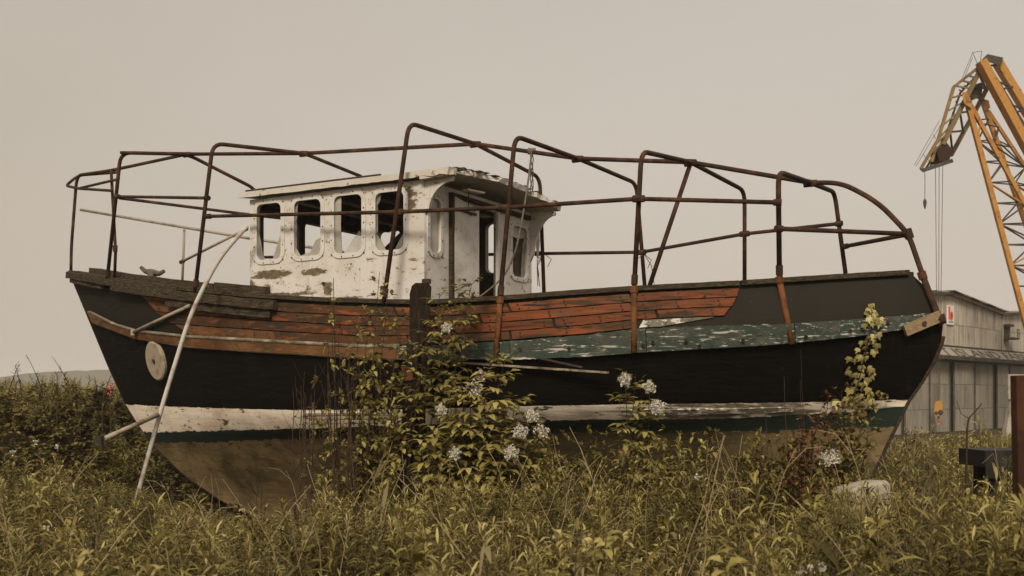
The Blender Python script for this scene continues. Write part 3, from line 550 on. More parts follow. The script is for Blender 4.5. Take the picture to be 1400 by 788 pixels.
rail([(161, 269), (283, 271)], [-1.0, -1.43], .022); rail([(163, 271), (336, 293), (420, 303)], [-1.0, .6, 1.3], .022, joints=False)
rail([(944, 224), (885, 400)], [0, -.35], .027, joints=False)                                                            # raking strut
# bow pulpit
pipe('bow_hoop', [at_w(97, 371, -.05), at_w(97.5, 338, -.05), at_w(105, 240, -.12), at_w(153, 233, -.6), at_w(256, 211, 0)], .024, fil=.2)
pipe('bow_rail', [at_w(153, 261, -.8), at_w(107, 258, -.2), at_w(90, 254, 0), at_w(107, 240, .15), at_w(160, 236, .5)], .022, fil=.1)
rail([(107, 258), (158, 246)], [-.2, -.8], .02, joints=False)
pp = pipe('bow_stanchion', [at_w(152, 234, -.62), at_w(158, 343, -.9), hp(*hit(152, 386), -1, -.05)], .022, fil=.05); coupler(at_w(157.5, 340, -.9), Vector((0, 0, 1)), pp, .034, .09)
rail([(110, 287), (340, 326), (470, 345)], [.3, .9, 1.2], .022, greypipe, joints=False)
rail([(252, 314), (249, 392)], [.66, .66], .02, greypipe, joints=False); rail([(249, 358), (335, 314)], [.66, .3], .02, greypipe)
pu = pipe('bracing_tube', [hp(*hit(188, 452), -1, .07), hp(*hit(268, 417), -1, .10)], .024, greypipe); coupler(hp(*hit(188, 452), -1, .07), Vector((0, 0, 1)), pu, .035, .09, greypipe)
# ------------------------------------------------------------------ things leaning on and hanging from the boat
lean = empty('scaffold_pole', at_Y(176, 720, 12.6)*1.0)
top_p = world(*at_w(338, 309, -1.62)); bot_p = at_Y(172, 735, 13.3); o_ = Vector((bot_p.x, bot_p.y, 0)); lean.location = o_
def lpt(px, py, t): return at_Y(px, py, bot_p.y+(top_p.y-bot_p.y)*t)-o_
lp_ = [lpt(171, 738, 0), lpt(186, 685, .12), lpt(218, 567, .42), lpt(262, 425, .74), lpt(300, 352, .9), lpt(338, 309, 1)]
MB().tube(fillet(lp_, .5, 6), .028, 10).build('long_tube', palepipe, lean, True)
c0 = lpt(218, 567, .42)+Vector((0, -.05, 0)); c1 = at_Y(136, 603, c0.y+o_.y-.7)-o_
MB().tube([c0, c1], .029, 10).build('cross_tube', greypipe, lean, True)
MB().tube([c1+Vector((0, 0, -.06)), c1+Vector((0, 0, .06))], .05, 8).build('tube_clamp', darkmetal, lean)
tag(lean, 'pale curved scaffold pole with short cross tube leaning against the bow', 'pole')
rp = [world(*at_w(727, 207, 0)), world(*at_w(722, 250, -.3)), world(*at_w(714, 300, -.8)), world(*at_w(705, 345, -1.0)), world(*at_w(690, 378, -1.1)), world(*at_w(665, 400, -1.15)), world(*at_w(640, 416, -1.2))]
rope = empty('mooring_rope', rp[0]); mb = MB(); mb.tube([p-rp[0] for p in fillet(rp, .4)], .012, 6); mb.build('rope', ropem, rope, True)
mb = MB()
for k in range(3):
    pts = [Vector((.02*math.sin(i*1.3+k*2), .02*math.cos(i*1.7+k), -.09*i)) for i in range(7)]; mb.tube(pts, .007, 5)
mb.tube([Vector((-.05, 0, 0)), Vector((.05, 0, 0))], .04, 6); mb.build('knot', ropem, rope); tag(rope, 'frayed rope tied to the cage ridge and hanging past the wheelhouse', 'rope')
for (px, py, w, n_) in ((744, 350, 1.63, 5), (880, 350, 1.6, 3)):
    p0 = world(*at_w(px, py, w)); e = empty('cord_knot', p0); mb = MB()
    for k in range(n_):
        sg = random.choice((-1, 1)); ln = random.uniform(.15, .55); mb.tube([Vector((0, 0, .03)), Vector((sg*.10, -.03, -ln*.35)), Vector((sg*random.uniform(.02, .14), -.04, -ln))], .006, 5)
    mb.build('cord', ropem, e); tag(e, 'tangle of thin cord knotted round the %s far leg of the cage' % ('taller' if px < 800 else 'second'), 'cord')
w0 = [world(*at_x(px, py, .08)) for px, py in ((641, 262), (640, 288), (644, 296), (650, 288), (651, 275))]
we = MB().tube(fillet([p for p in w0], .03), .006, 5).build('wire_loop', steelline); tag(we, 'thin loop of wire dangling in front of the white sliding door', 'wire')
# timber prop in front of the hull
pb_ = at_Y(572, 640, 11.35); e = empty('timber_prop', (pb_.x, pb_.y, 0)); q = lambda px, py, d=0: at_Y(px, py, 11.35+d)-e.location
def prism(pl, d0, d1, nm, m_, par):
    n = len(pl); v = [q(x, y, d0) for x, y in pl]+[q(x, y, d1) for x, y in pl]; f = [tuple(range(n)), tuple(range(2*n-1, n-1, -1))]+[(i, n+i, n+(i+1) % n, (i+1) % n) for i in range(n)]
    return pyd(nm, v, f, m_, par)
prism([(560, 402), (563, 391), (568, 387), (586, 387), (590, 393), (586, 470), (582, 560), (578, 790), (552, 790), (558, 560), (560, 470)], .03, .26, 'post', timber, e)
prism([(556, 470), (572, 469), (572, 540), (563, 600), (556, 790), (538, 790), (548, 590)], -.09, .02, 'plank', timber, e)
prism([(549, 502), (563, 501), (565, 520), (551, 521)], -.115, -.092, 'rusty_plate', rustlow, e)
mb = MB(); mb.tube([q(583, 388, .12), q(583, 382, .12)], .05, 8); mb.build('bolt', darkmetal, e)
tag(e, 'tall dark timber prop standing against the middle of the hull', 'post')
# ------------------------------------------------------------------ ground and far hills
pyd('ground', [(-2500, -60, 0), (2500, -60, 0), (2500, 2400, 0), (-2500, 2400, 0)], [(0, 1, 2, 3)], soil)['kind'] = 'structure'
def ridge(name, Y0, prof, depth, seed):
    rn = random.Random(seed); v = []; f = []; n = 160; x0, x1 = prof[0][0], prof[-1][0]
    for i in range(n+1):
        x = x0+(x1-x0)*i/n; h = np.interp(x, [p[0] for p in prof], [p[1] for p in prof])
        h += (rn.random()-.3)*.9*(h > 1) + (2.2 if 40 < i % 83 < 46 else 0)*(h > 3)*rn.random()
        v += [(x, Y0, -2), (x, Y0+depth*.25, h*.75), (x, Y0+depth*.5, h), (x, Y0+depth, -2)]
    for i in range(n):
        for k in range(3): f.append((4*i+k, 4*i+4+k, 4*i+5+k, 4*i+1+k))
    o = pyd(name, v, f, hillm, None, True); o['kind'] = 'structure'
def hx(px, Y): return (px-700)/FPX*Y
ridge('hill', 620, [(hx(-900, 700), 0), (hx(-300, 700), 9), (hx(-20, 700), 10.5), (hx(30, 700), 15.5), (hx(90, 700), 17), (hx(200, 700), 19), (hx(420, 700), 15), (hx(700, 700), 8), (hx(1000, 700), 3), (hx(1300, 700), 0)], 160, 3)
ridge('hill', 980, [(hx(-900, 1000), 8), (hx(-200, 1000), 10), (hx(60, 1000), 18), (hx(150, 1000), 27), (hx(500, 1000), 30), (hx(800, 1000), 18), (hx(1400, 1000), 8), (hx(1900, 1000), 0)], 300, 5)
# ------------------------------------------------------------------ workshop building
BU = Vector((.674, .738, 0)); b0 = at_Y(1290, 540, 52); bl = empty('workshop_building', (b0.x, b0.y, 0), math.atan2(.738, .674))
tag(bl, 'long grey corrugated workshop with sliding doors and lettered canopy', 'building')
def roofz(t):                                 # two low gables, valley at t = 8.3
    return 6.68-.585*abs(t-.5)/7.8 if t <= 8.3 else (6.1+.58*(t-8.3)/7.8 if t < 16.1 else 6.68-.58*(t-16.1)/7.8)
def corr(t0, t1, za, zb0, zb1, y, m_, nm, par, ribs=4, dp=.03):
    v = []; f = []; n = ribs*4
    for i in range(n+1):
        t = t0+(t1-t0)*i/n; d = y-(dp if i % 4 in (1, 2) else 0); zt = zb0+(zb1-zb0)*i/n; v += [(t, d, za), (t, d, zt)]
    for i in range(n): f.append((2*i, 2*i+2, 2*i+3, 2*i+1))
    return pyd(nm, v, f, m_, par)
t = -8.0
while t < 23.9:
    t1 = t+.98
    corr(t, t1, 4.15, 5.28, 5.28, 0, cladding, 'cladding_sheet', bl); corr(t, t1, 5.26, roofz(t)-.02, roofz(t1)-.02, -.02, cladding, 'cladding_sheet', bl); t += 1.0
mb = MB(); mb.box(-8, 24, .05, .25, 0, 6.0); mb.build('back_wall', darkgap, bl)
mb = MB(); mb.hexa([(-8, .3, 0), (-7.8, .3, 0), (-7.8, 30, 0), (-8, 30, 0), (-8, .3, 6.0), (-7.8, .3, 6.0), (-7.8, 30, 6.0), (-8, 30, 6.0)]); mb.build('side_wall', cladding, bl)
for s0, s1 in ((-8.2, .5), (.5, 8.25), (8.35, 16.1), (16.1, 24.1)):
    MB().hexa([(s0, -.22, roofz(s0)), (s1, -.22, roofz(s1)), (s1, 30, roofz(s1)), (s0, 30, roofz(s0)), (s0, -.22, roofz(s0)+.12), (s1, -.22, roofz(s1)+.12), (s1, 30, roofz(s1)+.12), (s0, 30, roofz(s0)+.12)]).build('roof_slope', roofm, bl)
rn = random.Random(4); s0 = -7.5
while s0 < 23:
    s1 = s0+rn.uniform(.7, 1.3); mid = (s0+s1)/2; MB().bar((s0, -.24, roofz(s0)+.16), (s1-.05, -.24, roofz(s1)+.16+rn.uniform(-.02, .02)), .3, .05).build('verge_sheet', roofm if rn.random() < .6 else darkgap, bl); s0 = s1
cn = MB(); cn.hexa([(-8, -.55, 3.56), (24, -.55, 3.56), (24, -.02, 3.95), (-8, -.02, 3.95), (-8, -.55, 3.66), (24, -.55, 3.66), (24, -.02, 4.15), (-8, -.02, 4.15)]); cn.build('canopy', fascia, bl)
MB().box(-8, 24, -.62, -.551, 3.48, 3.67).build('canopy_edge', darkgap, bl); MB().box(-8, 24, -.06, -.035, 4.14, 4.22).build('canopy_flashing', darkgap, bl)
def text(body, size, xf, m_, nm, par, extr=.004, shear=0):
    cu = bpy.data.curves.new('t', 'FONT'); cu.body = body; cu.size = size; cu.extrude = extr; cu.shear = shear; ob = bpy.data.objects.new('t', cu); C.objects.link(ob)
    dg = bpy.context.evaluated_depsgraph_get(); me = bpy.data.meshes.new_from_object(ob.evaluated_get(dg)); bpy.data.objects.remove(ob); bpy.data.curves.remove(cu)
    for v in me.vertices: v.co = xf(*v.co)
    return link(nm, me, m_, par)
sl_ = Vector((0, .53, .49)).normalized(); nl = Vector((0, -.49, .53)).normalized()
def word(body, t0, t1):                       # painted word fitted between two places along the canopy
    o = text(body, 1., lambda x, y, z: Vector((x, y, z)), inkm, 'canopy_lettering', bl); xs_ = [q.co.x for q in o.data.vertices]; a_, b_ = min(xs_), max(xs_)
    for q in o.data.vertices: x, y, z = q.co; q.co = Vector((t0+(x-a_)/(b_-a_)*(t1-t0), -.545, 3.68))+sl_*(y*.80+.02)+nl*(z+.006)
word('T', -1.1, -.2); word('ISLAND', .5, 6.9); word('FABRICATION', 7.7, 19.0)
MB().box(-8, 24, -.30, -.02, 3.40, 3.55).build('door_track', darkgap, bl)
rn = random.Random(9)
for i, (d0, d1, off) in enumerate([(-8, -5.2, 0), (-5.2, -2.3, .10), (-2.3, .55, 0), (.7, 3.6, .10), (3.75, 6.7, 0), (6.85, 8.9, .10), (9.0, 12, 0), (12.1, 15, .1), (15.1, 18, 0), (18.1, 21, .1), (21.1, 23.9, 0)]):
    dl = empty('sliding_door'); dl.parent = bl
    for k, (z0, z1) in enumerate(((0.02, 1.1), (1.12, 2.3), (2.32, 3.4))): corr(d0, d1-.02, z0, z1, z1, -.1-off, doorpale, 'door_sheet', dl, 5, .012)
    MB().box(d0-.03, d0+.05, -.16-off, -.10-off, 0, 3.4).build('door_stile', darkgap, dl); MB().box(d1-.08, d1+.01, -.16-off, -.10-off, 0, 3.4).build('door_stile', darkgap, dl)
MB().box(8.22, 8.34, -.09, -.045, 4.2, 6.1).build('downpipe', cladding, bl)
# sign board on the gable
sg = empty('sign_board', bl.matrix_basis @ Vector((.75, -.08, 5.30)), bl.rotation_euler.z); tag(sg, 'small white sign with orange emblem on the grey workshop gable', 'sign')
MB().box(-.42, .42, 0, .03, -.08, .86).build('board', signwhite, sg)
MB().box(-.34, -.12, -.012, -.002, .18, .80).build('emblem', signorange, sg); mb = MB(); mb.tube([Vector((.04, -.016, .36)), Vector((.04, -.004, .36))], .22, 20); mb.build('emblem', signorange, sg)
MB().box(-.02, .10, -.024, -.017, .28, .46).build('emblem', signdark, sg)
MB().box(-.32, .32, -.008, -.002, .02, .10).build('sign_lettering', signblue, sg)
# maintenance platform with floodlight hood
pf = empty('wall_platform', bl.matrix_basis @ Vector((8.8, -.05, 4.85)), bl.rotation_euler.z); pf.scale = (.75, .6, .7); tag(pf, 'small dark railed platform bracketed high on the workshop wall', 'platform')
MB().box(-.65, .75, -.9, 0, -.08, .06).build('floor', darkgap, pf); MB().box(-.6, .35, -.6, 0, .92, 1.1).build('hood', darkgap, pf); MB().box(-.35, .1, -.35, 0, .06, .92).build('cabinet', darkgap, pf)
for x in (.3, .72): MB().box(x, x+.05, -.9, -.85, .06, .7).build('rail_post', darkgap, pf)
for z in (.4, .68): MB().box(.3, .77, -.91, -.86, z, z+.05).build('rail', darkgap, pf)
# ------------------------------------------------------------------ crane
CY = 50.0; cb = at_Y(1460, 540, CY); crane = empty('luffing_crane', (cb.x, cb.y, 0)); tag(crane, 'orange lattice luffing crane rising behind the workshop', 'crane')
def cp(px, py, d=0): return at_Y(px, py, CY+d)-crane.location
def cbar(nm, a, b, w, m_, h=None): return MB().bar(a, b, w, h or w, (0, 1, 0)).build(nm, m_, crane)
def ext(a, b, y):                             # carry a line on to row y
    return (a[0]+(b[0]-a[0])*(y-a[1])/(b[1]-a[1]), y)
N1, N2, F1, F2 = ((1323, 142), (1351, 248)), ((1328, 146), (1385, 250)), ((1344, 140), (1377, 234)), ((1351, 152), (1400, 226))
ch = []
for (a, b), d, w in ((N1, -1.1, .21), (N2, -1.1, .17), (F1, 1.1, .19), (F2, 1.1, .14)):
    e_ = ext(a, b, 520); ch.append((a, e_, d)); cbar('jib_chord', cp(*a, d), cp(*e_, d), w, cranemat)
def cpt(k, t): a, b, d = ch[k]; return cp(a[0]+(b[0]-a[0])*t, a[1]+(b[1]-a[1])*t, d)
ts = [.06+.075*i for i in range(13)]
for k0, k1 in ((0, 1), (2, 3), (0, 2), (1, 3)):
    for i, t in enumerate(ts[:-1]):
        MB().tube([cpt(k0, t), cpt(k1, t)], .035, 5).build('lattice_bar', steelline, crane)
        MB().tube([cpt(k0, t), cpt(k1, ts[i+1])] if i % 2 else [cpt(k1, t), cpt(k0, ts[i+1])], .04, 5).build('lattice_bar', steelline if k0 != k1-1 or i % 3 else cranemat, crane)
cbar('boom_girder', cp(1341, 84, -1.3), cp(*ext((1341, 84), (1398, 190), 330), -1.3), .34, cranemat, .52); cbar('boom_girder', cp(1364, 86, 1.3), cp(*ext((1364, 86), (1400, 146), 330), 1.3), .34, cranemat, .46)
for i in range(14):
    t_ = i/14; a = cp(*ext((1341, 84), (1398, 190), 92+t_*220), -1.1); b = cp(*ext((1364, 86), (1400, 146), 92+t_*220+(12 if i % 2 else -4)), 1.1); MB().tube([a, b], .05, 5).build('boom_brace', steelline, crane)
MB().tube([cp(1352, 92), cp(*ext((1352, 92), (1400, 172), 300))], .09, 6).build('boom_walkway', steelline, crane)
# fly jib
UL = [(1337, 93), (1304, 119), (1283, 190), (1259, 231)]; CL_ = [(1340, 96), (1322, 132), (1289, 198)]; RL = [(1354, 112), (1337, 145), (1300, 213)]
for poly, d, w in ((UL, -.9, .13), (UL, .9, .11), (CL_, -.9, .18), (RL, .9, .18)):
    for a, b in zip(poly, poly[1:]): cbar('fly_jib_member', cp(*a, d), cp(*b, d), w, cranedark)
def pol(poly, t):
    n = len(poly)-1; i = min(int(t*n), n-1); f = t*n-i; return (poly[i][0]+(poly[i+1][0]-poly[i][0])*f, poly[i][1]+(poly[i+1][1]-poly[i][1])*f)
for i in range(10):
    t_ = .05+i*.1; a, b, c_ = pol(UL, t_*.9), pol(CL_, t_), pol(RL, t_)
    MB().bar(cp(*a, -.9), cp(*b, -.9), .07, .07).build('fly_jib_brace', cranedark, crane)
    if i % 2 == 0: MB().bar(cp(*b, -.9), cp(*pol(RL, min(t_+.12, 1)), .9), .09, .09).build('fly_jib_brace', cranedark, crane)
    else: MB().bar(cp(*c_, .9), cp(*pol(CL_, min(t_+.12, 1)), -.9), .09, .09).build('fly_jib_brace', cranedark, crane)
    MB().bar(cp(*a, -.9), cp(*pol(UL, t_*.9), .9), .06, .06).build('fly_jib_brace', cranedark, crane)
def plate(nm, pl, d0, d1, m_):
    n = len(pl); v = [cp(x, y, d0) for x, y in pl]+[cp(x, y, d1) for x, y in pl]; pyd(nm, v, [tuple(range(n)), tuple(range(2*n-1, n-1, -1))]+[(i, n+i, n+(i+1) % n, (i+1) % n) for i in range(n)], m_, crane)
plate('jib_head_plate', [(1289, 188), (1303, 206), (1298, 219), (1276, 222), (1281, 204)], -.9, -.7, rustplate); plate('jib_head_plate', [(1268, 222), (1281, 204), (1284, 221)], -.9, .9, cranedark); plate('jib_head_plate', [(1272, 214), (1279, 200), (1298, 206), (1294, 222), (1272, 226)], .3, .6, rustplate)
plate('tip_platform', [(1257, 232), (1302, 217), (1304, 222), (1262, 236)], -1.1, 1.1, darkgap)
plate('pivot_block', [(1315, 126), (1322, 126), (1330, 142), (1328, 148), (1318, 142)], -1.35, -.9, cranemat); plate('pivot_block', [(1342, 134), (1352, 138), (1354, 148), (1346, 152)], .9, 1.3, cranemat)
plate('top_platform', [(1342, 82), (1350, 74), (1372, 79), (1366, 90)], -1.2, 1.2, darkgap); plate('winch_housing', [(1326, 118), (1344, 112), (1342, 132), (1328, 138)], -.4, .6, darkgap)
for a, b in (((1330, 72), (1338, 92)), ((1342, 70), (1340, 90)), ((1330, 72), (1316, 106)), ((1330, 78), (1318, 108)), ((1288, 168), (1252, 228)), ((1284, 166), (1250, 226)), ((1276, 184), (1279, 190)), ((1262, 211), (1266, 216)), ((1330, 72), (1342, 70))):
    MB().tube([cp(*a, -1.0), cp(*b, -1.0)], .014, 4).build('handrail', steelline, crane)
for i in range(26):
    a = pol(UL, i/27); MB().bar(cp(a[0]+7, a[1]+4, -.2), cp(a[0]+10, a[1]+5.5, -.2), .05, .05).build('ladder_rung', darkgap, crane)
MB().tube([cp(UL[0][0]+5, UL[0][1]+3, -.2), cp(UL[1][0]+9, UL[1][1]+8, -.2), cp(UL[2][0]+7, UL[2][1]+4, -.2), cp(1266, 230, -.2)], .05, 5).build('ladder_rail', darkgap, crane)
for a, b in (((1279, 226), (1281.5, 548)), ((1284, 226), (1283, 548)), ((1289, 224), (1284.5, 548)), ((1264.5, 234), (1264.5, 274))):
    MB().tube([cp(*a, -.3), cp(*b, -.3)], .014, 4).build('hoist_cable', steelline, crane)
mb = MB(); mb.tube([cp(1264.5, 272, -.3), cp(1264.5, 276, -.3), cp(1264.5, 281, -.3), cp(1264.5, 286, -.3)], [.03, .09, .07, .02], 8); mb.build('small_hook', darkgap, crane)
plate('hook_block', [(1279, 549), (1287, 548), (1289, 558), (1288, 568), (1279, 570), (1277, 562)], -.55, -.1, cranemat); mb = MB(); mb.tube([cp(1286, 564, -.60), cp(1286, 564, 0)], .12, 12); mb.build('sheave', darkgap, crane)
mb = MB(); mb.tube([cp(1280, 565, -.58), cp(1280, 565, .0)], .08, 12); mb.build('sheave', darkgap, crane); mb = MB(); mb.tube([cp(1283, 568, -.3), cp(1283, 575, -.3), cp(1286, 579, -.3), cp(1281, 581, -.3)], .05, 6); mb.build('hook', cranemat, crane)
MB().box(1.2, 6.6, -2, 2, 3.4, 6.5).build('machinery_house', cranemat, crane)
for x in (1.2, 6.2):
    for y in (-2, 1.6): MB().box(x, x+.4, y, y+.4, 0, 3.4).build('portal_leg', cranedark, crane)
cbar('boom_mast', cp(1490, 320, 0), cp(1490, 450, 0), .5, cranemat)
# ------------------------------------------------------------------ odds and ends in the weeds
def rbox(nm, sx, sy, sz, r, m_, par, seg=4):
    v = []; f = []; prof = rrect(-sx/2, sx/2, -sy/2, sy/2, r, seg); n = len(prof); rows = []
    for i in range(seg+1): t_ = R(90*i/seg); rows.append((r*(1-math.cos(t_)), sz-r+r*math.sin(t_)))
    rows = [(0, 0)]+[(ins, z) for ins, z in rows]
    for ins, z in rows:
        for x, y in prof: k = 1-ins*2/max(sx, sy)*1.2; v.append((x*k, y*k, z))
    for j in range(len(rows)-1):
        for i in range(n): f.append((j*n+i, j*n+(i+1) % n, (j+1)*n+(i+1) % n, (j+1)*n+i))
    f += [tuple(range(n))[::-1], tuple(range((len(rows)-1)*n, len(rows)*n))]
    return pyd(nm, v, f, m_, par, False)
p = at_Y(1206, 700, 8.2); tb = empty('white_tank', (p.x, p.y, 0), R(24)); rbox('tank_body', .38, .26, 1.14, .04, whitetub, tb).rotation_euler = (R(-3), R(-8), 0); tag(tb, 'weathered white plastic tank half buried in the weeds near the stern', 'tank')
mb = MB(); mb.box(-.12, .12, -.02, 0, .9, .98); hnd = mb.build('grip_recess', darkmetal, tb); hnd.location = (.02, -.185, -.05)
p = at_Y(1362, 700, 9.0); tr = empty('dark_trestle', (p.x, p.y, 0), R(6)); tag(tr, 'black steel trestle standing in the weeds at the right edge', 'trestle')
MB().box(-.22, .30, -.2, .2, 1.21, 1.345).build('top_beam', blackplastic, tr)
for x, y in ((-.08, -.12), (-.08, .12), (.22, -.12), (.22, .12)): MB().box(x-.035, x+.035, y-.035, y+.035, 0, 1.205).build('leg', blackplastic, tr)
MB().box(-.215, .10, -.215, -.202, 1.12, 1.34).build('side_plate', blackplastic, tr)
p = at_Y(1420, 600, 5.6); rs = empty('rusty_steel_post', (p.x, p.y, 0), R(4)); tag(rs, 'rusty brown steel post close up at the right edge', 'post')
pl = at_Y(1384, 513, 5.6)-p; MB().hexa([(pl.x+.04, -.03, 0), (pl.x+.3, -.03, 0), (pl.x+.3, .03, 0), (pl.x+.04, .03, 0), (pl.x, -.03, 1.90), (pl.x+.3, -.03, 1.91), (pl.x+.3, .03, 1.91), (pl.x, .03, 1.90)]).build('web_plate', rustplate, rs)
MB().box(pl.x+.30, pl.x+.33, -.1, .1, 0, 1.9).build('flange', rustplate, rs)
p = at_Y(1386, 590, 30); ws_ = empty('white_marker', (p.x, p.y, 0)); tag(ws_, 'white board on splayed stand in front of the workshop doors', 'stand')
zt = at_Y(1386, 512, 30).z; zm = at_Y(1386, 546, 30).z
MB().box(-.17, .35, -.04, .04, zm, zt).build('board', whitetub, ws_); MB().hexa([(-.42, -.2, 0), (.5, -.2, 0), (.5, .2, 0), (-.42, .2, 0), (-.10, -.05, zm-.03), (.3, -.05, zm-.03), (.3, .05, zm-.03), (-.10, .05, zm-.03)]).build('stand', whitetub, ws_)
#VEG
# ------------------------------------------------------------------ vegetation
LF_T = np.array([0, .4, .4, .75, .75, 1.]); LF_W = np.array([0, -.5, .5, -.33, .33, 0]); LF_F = np.array([(0, 2, 1), (1, 2, 4), (1, 4, 3), (3, 4, 5)])
class G:                                     # triangles with material index and a tint per vertex
    def __init__(s): s.v = []; s.f = []; s.m = []; s.t = []; s.n = 0
    def add(s, v, f, m, t):
        v = np.asarray(v, float).reshape(-1, 3); f = np.asarray(f, int).reshape(-1, 3); s.v.append(v); s.f.append(f+s.n); s.m.append(np.full(len(f), m)); s.t.append(np.broadcast_to(t, len(v)).astype(float)); s.n += len(v); return s
    def leaves(s, b, d, L, Wd, droop, tint, m=0, roll=None):
        b, d = np.asarray(b, float), np.asarray(d, float); n = len(b); d = d/np.linalg.norm(d, axis=1, keepdims=True)
        up = np.tile([0., 0, 1], (n, 1)); sd_ = np.cross(d, up); ln = np.linalg.norm(sd_, axis=1, keepdims=True); sd_ = np.where(ln < 1e-3, [1., 0, 0], sd_/np.maximum(ln, 1e-3)); nr = np.cross(sd_, d)
        if roll is not None: c_, s_ = np.cos(roll)[:, None], np.sin(roll)[:, None]; sd_, nr = sd_*c_+nr*s_, nr*c_-sd_*s_
        L, Wd, droop = [np.broadcast_to(q, n)[:, None, None] for q in (L, Wd, droop)]
        P = b[:, None]+d[:, None]*L*LF_T[None, :, None]+sd_[:, None]*Wd*LF_W[None, :, None]+nr[:, None]*Wd*np.abs(LF_W)[None, :, None]*.35
        P = P-np.array([0, 0, 1.])*droop*L*(LF_T**2)[None, :, None]
        s.add(P.reshape(-1, 3), (LF_F[None]+6*np.arange(n)[:, None, None]).reshape(-1, 3), m, np.repeat(np.broadcast_to(tint, n), 6)); return s
    def stem(s, pts, r0, r1, m=1, t=.5, n=4):
        mb = MB(); k = len(pts); mb.tube(pts, [r0+(r1-r0)*i/(k-1) for i in range(k)], n, False); f = [q for a, b, c_, d in mb.f for q in ((a, b, c_), (a, c_, d))]; s.add(np.array(mb.v), f, m, t); return s
    def arr(s): return np.concatenate(s.v), np.concatenate(s.f), np.concatenate(s.m), np.concatenate(s.t)
def gmesh(name, arr, mats, smooth=True):
    v, f, m, t = arr; me = bpy.data.meshes.new(name); me.vertices.add(len(v)); me.vertices.foreach_set('co', v.astype(np.float32).ravel())
    me.loops.add(len(f)*3); me.loops.foreach_set('vertex_index', f.astype(np.int32).ravel()); me.polygons.add(len(f)); me.polygons.foreach_set('loop_start', np.arange(0, len(f)*3, 3, dtype=np.int32))
    me.polygons.foreach_set('loop_total', np.full(len(f), 3, np.int32)); me.polygons.foreach_set('material_index', m.astype(np.int32)); me.polygons.foreach_set('use_smooth', np.full(len(f), smooth))
    at = me.attributes.new('tint', 'FLOAT', 'POINT'); at.data.foreach_set('value', np.clip(t, 0, 1).astype(np.float32))
    for q in mats: me.materials.append(q)
    me.update(calc_edges=True); return me
def tile(arr, locs, rots, scs, tilts, dt):    # many copies of one plant in a single mesh
    v, f, m, t = arr; n = len(locs); c_, s_ = np.cos(rots)[:, None], np.sin(rots)[:, None]; sx = np.asarray(scs); sx = sx if sx.ndim == 2 else np.stack([sx, sx], 1)
    x = (v[None, :, 0]*c_-v[None, :, 1]*s_)*sx[:, :1]; y = (v[None, :, 0]*s_+v[None, :, 1]*c_)*sx[:, :1]; z = v[None, :, 2]*sx[:, 1:]
    x = x+z*tilts[:, :1]; y = y+z*tilts[:, 1:]
    P = np.stack([x, y, z], 2)+locs[:, None]
    return P.reshape(-1, 3), (f[None]+len(v)*np.arange(n)[:, None, None]).reshape(-1, 3), np.tile(m, n), (t[None]+dt[:, None]).reshape(-1)
def join(arrs):
    o = 0; F_ = []
    for a in arrs: F_.append(a[1]+o); o += len(a[0])
    return np.concatenate([a[0] for a in arrs]), np.concatenate(F_), np.concatenate([a[2] for a in arrs]), np.concatenate([a[3] for a in arrs])
U = RNG.uniform
def bend(h, lean, n=7, wob=.02):
    az = U(0, 6.28); return [Vector((math.cos(az)*lean*(i/n)**2*h+U(-wob, wob)*(i > 0), math.sin(az)*lean*(i/n)**2*h+U(-wob, wob)*(i > 0), h*i/n)) for i in range(n+1)]
def pint(pts, t):
    k = t*(len(pts)-1); i = min(int(k), len(pts)-2); return np.array(pts[i].lerp(pts[i+1], k-i))
# --- willowherb: upright stem, narrow drooping leaves in a spiral, pale whorl at the tip
def herb(kind):
    g = G(); pts = bend(1., U(.0, .16)); g.stem(pts, .0045, .002, 1)
    n = {0: 64, 1: 120, 2: 100, 3: 40}[kind]; b, d, L_, W_, dr, ti = [], [], [], [], [], []
    for i in range(n):
        t = .15+.85*(i/n)**.9; az = i*2.4+U(-.3, .3); young = max(0, (t-.82)/.18); el = {0: .25, 1: .45, 2: .5, 3: .3}[kind]+.2*t+.45*young+U(-.2, .25)
        L = ({0: .205, 1: .12, 2: .145, 3: .15}[kind])*(1-.25*young)*U(.7, 1.2)*(.75+.35*math.sin(t*3.1)); b.append(pint(pts, min(t, 1))); d.append((math.cos(az)*math.cos(el), math.sin(az)*math.cos(el), math.sin(el)))
        L_.append(L); W_.append(L*{0: .10, 1: .14, 2: .085, 3: .34}[kind]); dr.append(U(.3, .95)*(1-.3*young)); ti.append(.30+.50*young+U(-.25, .22)-(.0 if U() > .06 else -.45))
    g.leaves(b, d, np.array(L_), np.array(W_), np.array(dr), np.array(ti), 0, U(-.5, .5, n))
    if kind == 3:                             # side shoots
        for k in range(5):
            t = U(.45, .9); o_ = pint(pts, t); az = U(0, 6.28); tip = o_+np.array([math.cos(az)*.12, math.sin(az)*.12, U(.1, .2)]); g.stem([Vector(o_), Vector((o_+tip)/2+[0, 0, -.015]), Vector(tip)], .0025, .0012, 1)
            m_ = 10; f_ = U(0, 1, m_)[:, None]; az2 = U(0, 6.28, m_); el = U(.1, .9, m_); g.leaves(o_+(tip-o_)*f_, np.stack([np.cos(az2)*np.cos(el), np.sin(az2)*np.cos(el), np.sin(el)], 1), U(.04, .075, m_), U(.012, .022, m_), U(.2, .5, m_), .45+U(-.2, .3, m_), 0)
    return g.arr()
